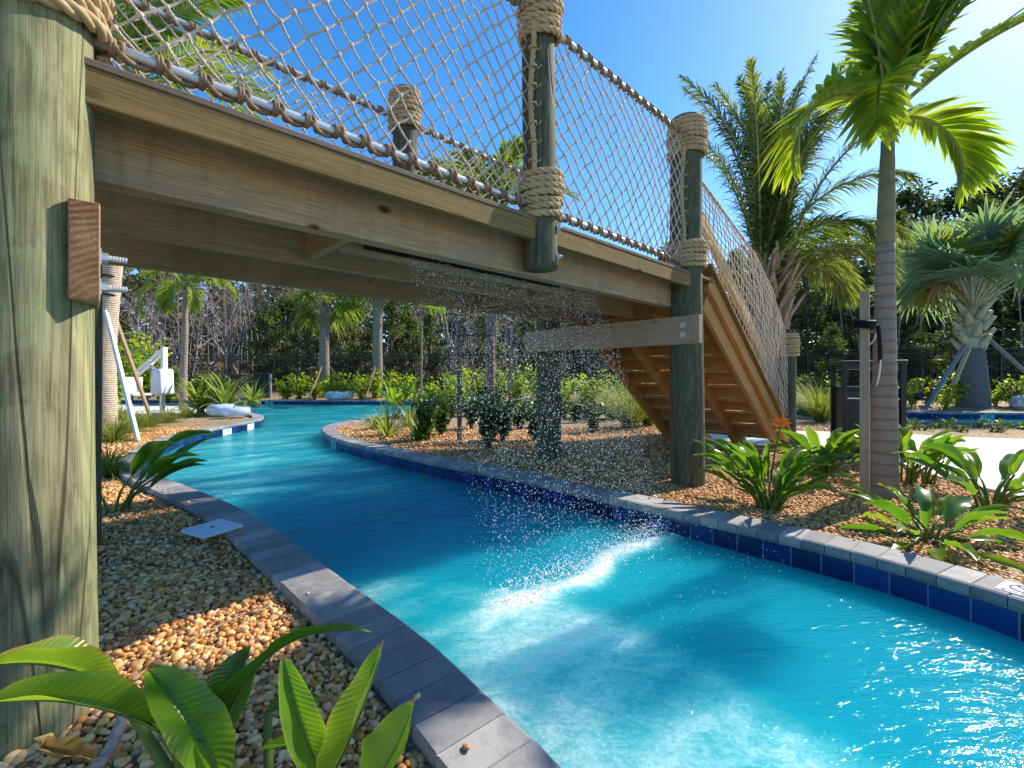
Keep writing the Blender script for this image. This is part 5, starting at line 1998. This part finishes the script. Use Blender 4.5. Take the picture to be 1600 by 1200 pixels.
stand(sp, [(1490, 17.0, .95), (1300, 18.5, .9), (1440, 18.5, .8)], lambda k: ('pale young tree in front of the right fence, beside the fan palm', 'pale young tree right of the grass at the stair foot', 'pale young tree between the smooth palm and the fan palm')[k], None)
# a small leafless ornamental tree behind the pool lift
o = copy_tree(bp[1])
p = aty(256, 588, 16.8)
o.location = (p[0], p[1], 0)
o.scale = (.36, .36, .36)
tag(o, 'small leafless ornamental tree with pale twigs behind the pool lift', 'tree')
del o['group']

# the undergrowth reads as one mass: thin saplings, brush and leaves behind the fence
rs = np.random.RandomState(77)
mb = MB()
n = 5200
X = rs.rand(n) * 80 - 40
Y = np.interp(X, [a for a, _ in FL], [b for _, b in FL]) + 2.0 + rs.rand(n) ** 1.3 * 22
hh = np.where(X > 5, 1.6 + 3.2 * rs.rand(n), .7 + 2.4 * rs.rand(n))
C = np.stack([X, Y, hh * (.25 + .75 * rs.rand(n))], 1)
S = np.stack([.5 + .5 * rs.rand(n)] * 2 + [.4 + .4 * rs.rand(n)], 1)
half = X > 6
leafcloud(mb, C[~half], S[~half], 26000, .22, .5, rs, asp=.4)
b1 = mb.build('undergrowth', G['brush'])
tag(b1, kind='stuff')
mb = MB()
leafcloud(mb, C[half], S[half], 30000, .22, .5, rs, asp=.5)
b2 = mb.build('undergrowth', G['treedark'])
tag(b2, kind='stuff')
mb = MB()
for k in range(420):
    x = rs.rand() * 80 - 36
    y = np.interp(x, [a for a, _ in FL], [b for _, b in FL]) + 3 + rs.rand() * 20
    h = 3 + 5 * rs.rand() if x < 8 else 5 + 6 * rs.rand()
    P = bez((x, y, -.1), (x + rs.randn() * .3, y, h * .5), (x + rs.randn() * .6, y + rs.randn() * .3, h), 6)
    sweep(mb, P, np.linspace(.05 + .05 * rs.rand(), .02, 6), 4, False)
b3 = mb.build('sapling_thicket', M['barebark'])
tag(b3, kind='stuff')
# far treeline that closes the horizon
mb = MB()
n = 2000
az = rs.rand(n) * 2.6 - 1.3
Rr = 50 + 14 * rs.rand(n)
C = np.stack([Rr * np.sin(az), Rr * np.cos(az), 0 * az], 1)
C[:, 2] = rs.rand(n) * np.where(C[:, 0] > 14, 13, np.where(C[:, 0] < -4, 12.5, 8.5))
left = C[:, 0] < 2
leafcloud(mb, C[~left], np.full(((~left).sum(), 3), 2.0), 34000, .85, .5, rs, asp=.6)
b4 = mb.build('far_woods', G['tree'])
tag(b4, kind='stuff')
mb = MB()
leafcloud(mb, C[left], np.full((left.sum(), 3), 2.0), 48000, .85, .5, rs, asp=.35)
b5 = mb.build('far_woods', G['brush'])
tag(b5, kind='stuff')
# ------------------------------------------------------------------ small things
# trash can with a roof on four corner posts
x, y = 4.28, 5.42
tc = thing('trash_can', 'square black trash can with a flat roof on corner posts beside the path', 'trash can', (x, y, .035), math.radians(-24))
tc.scale = (.84, .84, 1)
mb = MB()
add_box(mb, -.31, .31, -.31, .31, .04, .80, .012)
mb.build('bin_body', M['black'], tc, False)
for sx_ in (-1, 1):
    for sy_ in (-1, 1):
        mb = MB()
        add_box(mb, sx_ * .325 - .03, sx_ * .325 + .03, sy_ * .325 - .03, sy_ * .325 + .03, 0, 1.12, .006)
        mb.build('corner_post', M['black'], tc, False)
mb = MB()
add_box(mb, -.37, .37, -.37, .37, 1.11, 1.15, .014)
add_box(mb, -.33, .33, -.33, .33, 1.05, 1.11, .004)
mb.build('roof', M['black'], tc, False)
for z in (.70, .20):
    mb = MB()
    add_box(mb, -.315, .315, -.318, -.309, z, z + .014)
    mb.build('band', M['galv'] if z > .5 else M['black'], tc, False)
mb = MB()
add_box(mb, -.3, .3, -.3, .3, .80, .84, .01)
mb.build('rim', M['black'], tc, False)

# pool lift: white battery box on a post, grey slanting arm with a seat
x, y = -9.05, 11.6
pl = thing('pool_lift', 'white poolside access lift with a slanted grey arm, behind the grass at left', 'pool lift', (x, y, .03), math.radians(-20))
mb = MB()
V, Fb = box_vf(-.20, .20, -.18, .18, .50, 1.16, .05)
V[:, 0] *= 1 - .18 * (V[:, 2] - .5) / .66
mb.add(V, Fb)
mb.build('battery_box', M['whiteplastic'], pl)
mb = MB()
add_box(mb, -.045, .045, -.045, .045, 0, .52, .006)
add_box(mb, -.18, .18, -.18, .18, 0, .03, .006)
mb.build('base_post', M['galv'], pl, False)
mb = MB()
add_box(mb, .02, .11, -.06, .06, 1.1, 1.72, .01)
mb.build('mast', M['whiteplastic'], pl, False)
for dz in (0, .13):
    board('arm', (.03, -.03, 1.66 - dz), (-.95, -.03, 1.12 - dz), .05, .06, M['galv'], pl, .006)
board('actuator', (.0, .05, .95), (-.5, .02, 1.25), .06, .06, M['galv'], pl, .01)
board('hanger', (-.93, -.03, 1.14), (-.93, -.03, .55), .05, .05, M['galv'], pl, .006, up=(0, 1, 0))
mb = MB()
add_box(mb, -1.17, -.72, -.26, .2, .46, .52, .02)
add_box(mb, -1.17, -1.11, -.26, .2, .5, .95, .02)
mb.build('seat', M['whiteplastic'], pl, False)


# clear swim tubes
def tube(lab, x, y, z, R, r, tilt=(0, 0, 0)):
    mb = MB()
    nu, nv = 48, 20
    u = np.arange(nu) * 2 * PI / nu
    v = np.arange(nv) * 2 * PI / nv
    U, V_ = np.meshgrid(u, v, indexing='ij')
    rr = r * (1 + .025 * np.sin(U * 16) * np.cos(V_))
    P = np.stack([(R + rr * np.cos(V_)) * np.cos(U), (R + rr * np.cos(V_)) * np.sin(U), rr * np.sin(V_) + r], -1)
    i = np.arange(nu)[:, None]
    j = np.arange(nv)[None]
    F = np.stack([i * nv + j, ((i + 1) % nu) * nv + j, ((i + 1) % nu) * nv + (j + 1) % nv, i * nv + (j + 1) % nv], -1).reshape(-1, 4)
    mb.add(P.reshape(-1, 3), F)
    o = mb.build('swim_tube', M['tube'], None, True, (x, y, z), tilt)
    tag(o, lab, 'swim ring')
    mb = MB()
    lathe(mb, [(.018, 0), (.018, .02), (.008, .03), (.008, .045)], 12)
    q = mb.build('valve', M['blackplastic'], o, True, (R * math.cos(-1.2), R * math.sin(-1.2), 2 * r - .006))
    return o


p = aty(525, 612, 18.15)
tube('clear inflatable ring lying on the far coping below the sabal palms', p[0], p[1] + .35, .06, .42, .16)
p = at(1590, 640)
tube('large clear inflatable ring on the bank right of the fan palm', 15.1, 12.75, gz(15.1, 12.75), .48, .20, (.05, 0, 0))
p = aty(340, 640, 11.0)
tube('clear inflatable ring lying behind the short-trunked yucca', -7.25, 11.2, .03, .2, .14)
p = aty(372, 640, 10.9)
tube('clear inflatable ring standing at the point right of the yucca', -6.62, 10.75, .05, .20, .11, (0, 0, 0))

# skimmer lid lying across the gravel and the coping edge
q = [at(px, py, .06) for px, py in ((290.7, 827.4), (307.4, 842.4), (371.6, 823.3), (354.5, 813.6))]
c = sum(q) / 4
ang = math.atan2(*(q[2] - q[1])[[1, 0]])
mb = MB()
L_, W_ = np.linalg.norm(q[2] - q[1]), np.linalg.norm(q[1] - q[0])
add_box(mb, -L_ / 2, L_ / 2, -W_ / 2, W_ / 2, -.008, .012, .005)
o = mb.build('skimmer_lid', M['lid'], None, False, tuple(c), (0, 0, ang))
tag(o, 'rectangular pale blue plastic lid lying on the left gravel against the coping', 'access lid')
mb = MB()
lathe(mb, [(.0, .0121), (.014, .0122), (.014, .0126), (.0, .0126)], 14)
mb.build('finger_hole', M['blackplastic'], o)

# dark service boxes by the far fence
p = aty(413, 600, 19.6)
ub = thing('service_box', 'dark grey service cabinet with a pale post on the far pool bank', 'utility box', (p[0], p[1], gz(p[0], p[1])))
mb = MB()
add_box(mb, -.32, .22, -.2, .2, 0, 1.0, .02)
mb.build('cabinet', M['black'], ub, False)
mb = MB()
add_box(mb, -.34, .24, -.22, .22, 1.0, 1.05, .01)
mb.build('top', M['black'], ub, False)
mb = MB()
add_box(mb, .26, .36, -.16, -.06, 0, 1.05, .01)
mb.build('post', M['greywood'], ub, False)

# garden spotlight on the right bank
p = aty(1430, 618, 12.7)
gl_ = thing('garden_spotlight', 'small black garden spotlight on the bank left of the fan palm', 'spotlight', (p[0], p[1], gz(p[0], p[1])))
mb = MB()
lathe(mb, [(.012, -.05), (.012, .34)], 8)
mb.build('stake', M['black'], gl_)
mb = MB()
V = MB()
lathe(mb, [(.05, 0), (.10, .05), (.12, .2), (.11, .2), (.05, .06)], 16)
mb.build('lamp_head', M['black'], gl_, True, (0, 0, .36), (.9, .3, 0))


# depth markers -----------------------------------------------------------------
def text_mesh(txt, size, name, mat, parent):
    cu = bpy.data.curves.new(name, 'FONT')
    cu.body = txt
    cu.size = size
    cu.align_x = 'CENTER'
    cu.align_y = 'CENTER'
    cu.extrude = .0015
    to = bpy.data.objects.new(name + ' curve', cu)
    COL.objects.link(to)
    dg = bpy.context.evaluated_depsgraph_get()
    me = bpy.data.meshes.new_from_object(to.evaluated_get(dg))
    bpy.data.objects.remove(to)
    o = bpy.data.objects.new(name, me)
    o.data.materials.append(mat)
    COL.objects.link(o)
    o.parent = parent
    return o


def marker(C, px, lab, mat, txt, wid=.30, hgt=.148, near=True):
    """a marker tile set into the water-line band at the bank point seen in a given column"""
    sg = land_side(C)
    cols = HX + F_PX * C[:, 0] / np.maximum(C[:, 1], .2)
    T = np.gradient(C, axis=0)
    T /= np.linalg.norm(T, axis=1)[:, None]
    wn = -sg * np.stack([-T[:, 1], T[:, 0]], 1)         # towards the water
    face = (wn * -C).sum(1) > 0
    ok = np.where(face & (C[:, 1] > .8))[0]
    k = ok[np.argmin(np.abs(cols[ok] - px))]
    n2 = wn[k]
    p = C[k] + n2 * .004
    ang = math.atan2(n2[1], n2[0]) + PI / 2
    mb = MB()
    add_box(mb, -wid / 2, wid / 2, -.008, .004, -hgt / 2, hgt / 2, .002)
    o = mb.build('depth_marker', mat, None, False, (p[0], p[1], -.088), (0, 0, ang))
    tag(o, lab, 'depth marker')
    if txt:
        t = text_mesh(txt, hgt * .85, 'lettering', M['ink'], o)
        t.location = (0, -.0085, .012)
        t.rotation_euler = (PI / 2, 0, 0)
    return o


marker(cL, 355, 'white depth tile marked 3 FT in the blue band at the left bend', M['marker'], '3 FT')
marker(cL, 390, 'plain white marker tile in the blue band nearest the point', M['marker'], None)
marker(cI, 522, 'pale depth tile marked 3 FT at the rounded tip of the island', M['tealmarker'], '3 FT', .28)
marker(cF, 420, 'depth tile marked 3 FT in the far pool wall', M['tealmarker'], '3 FT', .34)
marker(cF, 1544, 'teal depth tile marked 3 FT in the wall of the right channel', M['tealmarker'], '3 FT', .34)
# no-diving tile let into the right coping
p = at(1606, 929, .053)
nd = None
mb = MB()
add_box(mb, -.075, .075, -.075, .075, -.004, .0025, .001)
T_ = np.array(ISLE[-5]) - np.array(ISLE[-6])
nd = mb.build('no_diving_tile', M['marker'], None, False, (p[0] + .02, p[1] + .03, .0535), (0, 0, math.atan2(T_[1], T_[0]) + PI))
tag(nd, 'white no diving tile set in the coping at the right edge', 'warning tile')
mb = MB()
a = np.linspace(0, 2 * PI, 40)
P = np.stack([.045 * np.cos(a), .045 * np.sin(a) - .01, np.full(40, .003)], 1)
sweep(mb, P, .003, 5, False)
sweep(mb, [(-.03, .02, .003), (.03, -.04, .003)], .003, 5)
mb.build('no_diving_symbol', M['ink'], nd)
t = text_mesh('NO DIVING', .022, 'lettering', M['ink'], nd)
t.location = (0, .058, .0026)

# twig, dry sheath and grey conduit in the near gravel
a_, b_ = at(292, 1004, .03), at(425, 944, .03)
mb = MB()
P = np.array([a_ + (b_ - a_) * t + np.array([0, 0, .012 * math.sin(PI * t)]) + R_.randn(3) * .004 for t in np.linspace(0, 1, 12)])
sweep(mb, P, np.linspace(.005, .0022, 12), 6)
sweep(mb, [P[7], P[7] + [.05, .03, .02], P[7] + [.1, .035, .01]], .002, 5)
o = mb.build('dry_twig', M['stake'])
tag(o, 'thin dry twig lying on the sunlit strip of gravel', 'twig')
mb = MB()
c0 = aty(70, 1150, .86)
P = bez(aty(66, 1165, .86), aty(90, 1180, .84), aty(150, 1186, .88), 12)
blade(mb, P, .05, .9, (0, -.5, 1), 14, 6, .5, .08)
blade(mb, bez(aty(66, 1168, .86), aty(70, 1152, .86), aty(80, 1158, .87), 8), .03, .6, (0, -.5, 1), 8, 4, .9, .08)
o = mb.build('dry_leaf', G['dead'])
tag(o, 'curled dry brown leaf lying at the foot of the big left post', 'leaf')
mb = MB()
P = bez(aty(150, 1200, .93), aty(185, 1165, .98), aty(205, 1070, 1.02), 16)
P[:, 2] = np.maximum(P[:, 2], .01)
sweep(mb, P, .012, 10)
o = mb.build('conduit', M['greywood'])
tag(o, 'grey plastic conduit end poking from the gravel by the left post', 'pipe')

# ------------------------------------------------------------------ falling water
rs = np.random.RandomState(99)
n = 13000
V0, F0 = ico(1)
h = rs.rand(n) ** 1.25
z = 1.64 - h * 1.76
fall = np.sqrt(np.maximum(0, (1.68 - z)) / 1.8)
lane = np.round(rs.rand(n) * 58) / 58
u = -2.84 + 1.66 * np.where(rs.rand(n) < .6, lane, rs.rand(n)) + .2 * fall + rs.randn(n) * (.006 + .03 * fall)
d = .28 - .55 * fall ** 1.5 + rs.randn(n) * (.006 + .03 * fall)
ca, sa = BX, BY
P = np.stack([PR[0] + u * ca - d * sa, PR[1] + u * sa + d * ca, z], 1)
S = (.0012 + .0020 * rs.rand(n) ** 2.4)
mb = MB()
scatter(V0, F0, P, S, np.full(n, .5), mb, (1.0, 1.6))
o = mb.build('falling_water', M['drop'])
tag(o, kind='stuff')
# splash crown and flying drops where the curtain lands
n = 3600
u = -2.6 + 1.6 * rs.rand(n) + rs.randn(n) * .05
d = -.30 + rs.randn(n) * (.035 + .09 * rs.rand(n) ** 2)
z = WL + .015 + .055 * np.abs(rs.randn(n)) * np.exp(-((d + .3) / .15) ** 2) + .02 * rs.rand(n)
far_ = rs.rand(n) < .16
d = np.where(far_, -.35 - .75 * rs.rand(n), d)
u = np.where(far_, -2.6 + 2.4 * rs.rand(n), u)
z = np.where(far_, WL + .03 + .28 * rs.rand(n) ** 2.5, z)
P = np.stack([PR[0] + u * ca - d * sa, PR[1] + u * sa + d * ca, z], 1)
mb = MB()
scatter(V0, F0, P, np.where(far_, .0014 + .0018 * rs.rand(n) ** 2, .0014 + .0042 * rs.rand(n) ** 2.5), np.full(n, .5), mb, (.7, 1.1))
o = mb.build('splash', M['spray'])
tag(o, kind='stuff')

# dry leaves and bits of bark blown over the beds
n = 520
X = rs.rand(n) * 9 - 4.2
Y = .9 + rs.rand(n) ** 1.4 * 6.5
sd = sdist(X, Y)
k = (sd > .24) & ~in_poly(X, Y, WALKP)
X, Y = X[k], Y[k]
n = len(X)
a = rs.rand(n) * 2 * PI
d_ = np.stack([np.cos(a), np.sin(a), .25 * rs.randn(n)], 1)
d_ /= np.linalg.norm(d_, axis=1)[:, None]
nn = np.stack([.4 * rs.randn(n), .4 * rs.randn(n), np.ones(n)], 1)
nn -= d_ * (nn * d_).sum(1)[:, None]
nn /= np.linalg.norm(nn, axis=1)[:, None]
mb = MB()
leaflets(mb, np.stack([X, Y, ground_z(X, Y) + .022 + .01 * rs.rand(n)], 1), d_, .02 + .05 * rs.rand(n) ** 2, .006 + .012 * rs.rand(n), nn, .2 * rs.rand(n), rs.rand(n))
o = mb.build('leaf_litter', G['dead'])
tag(o, kind='stuff')

# a few stones kicked up on to the coping
X = rs.rand(6000) * 8 - 4.5
Y = 1.0 + rs.rand(6000) * 5
sd = sdist(X, Y)
k = (sd > .13) & (sd < .2) & (rs.rand(6000) < .30)
X, Y = X[k], Y[k]
mb = MB()
V0, F0 = ico(2)
scatter(V0, F0, np.stack([X, Y, np.full(len(X), .0575)], 1), .007 + .006 * rs.rand(len(X)), rs.rand(len(X)), mb)
o = mb.build('loose_stones', M['pebble'])
tag(o, kind='stuff')
# ------------------------------------------------------------------ sky, sun, camera
SUN_AZ, SUN_EL = math.radians(58), math.radians(40)      # azimuth from +Y towards +X
w = bpy.data.worlds.new('World')
scene.world = w
w.use_nodes = True
nt = w.node_tree
bg = nt.nodes['Background']
sky = nt.nodes.new('ShaderNodeTexSky')
sky.sky_type = 'NISHITA'
sky.sun_disc = False
sky.sun_elevation = SUN_EL
sky.sun_rotation = SUN_AZ
sky.air_density = 1.0
sky.dust_density = .4
sky.ozone_density = 4.0
hs = nt.nodes.new('ShaderNodeHueSaturation')
hs.inputs['Saturation'].default_value = 1.3
nt.links.new(sky.outputs[0], hs.inputs['Color'])
nt.links.new(hs.outputs[0], bg.inputs[0])
bg.inputs[1].default_value = .14
sl = bpy.data.lights.new('sun', 'SUN')
sl.energy = 4.4
sl.angle = math.radians(.53)
sl.color = (1.0, .91, .78)
so = bpy.data.objects.new('sun', sl)
COL.objects.link(so)
dirv = Vector((math.sin(SUN_AZ) * math.cos(SUN_EL), math.cos(SUN_AZ) * math.cos(SUN_EL), math.sin(SUN_EL)))
so.rotation_euler = dirv.to_track_quat('Z', 'Y').to_euler()
so.location = dirv * 30
cam = bpy.data.cameras.new('camera')
cam.sensor_width = 36
cam.lens = F_PX / 1600 * 36
cam.shift_y = -(600 - HY) / 1600
cam.clip_start = .05
cam.clip_end = 3000
co = bpy.data.objects.new('camera', cam)
COL.objects.link(co)
co.location = (0, 0, EYE)
co.rotation_euler = (math.radians(90), 0, 0)
scene.camera = co
scene.view_settings.view_transform = 'Standard'
scene.view_settings.look = 'None'
scene.view_settings.exposure = .84
scene.view_settings.gamma = 1
scene.cycles.max_bounces = 8
scene.cycles.transparent_max_bounces = 24
scene.cycles.diffuse_bounces = 4
scene.cycles.caustics_reflective = False
scene.cycles.caustics_refractive = False
scene.cycles.sample_clamp_indirect = 6
scene.cycles.use_denoising = True
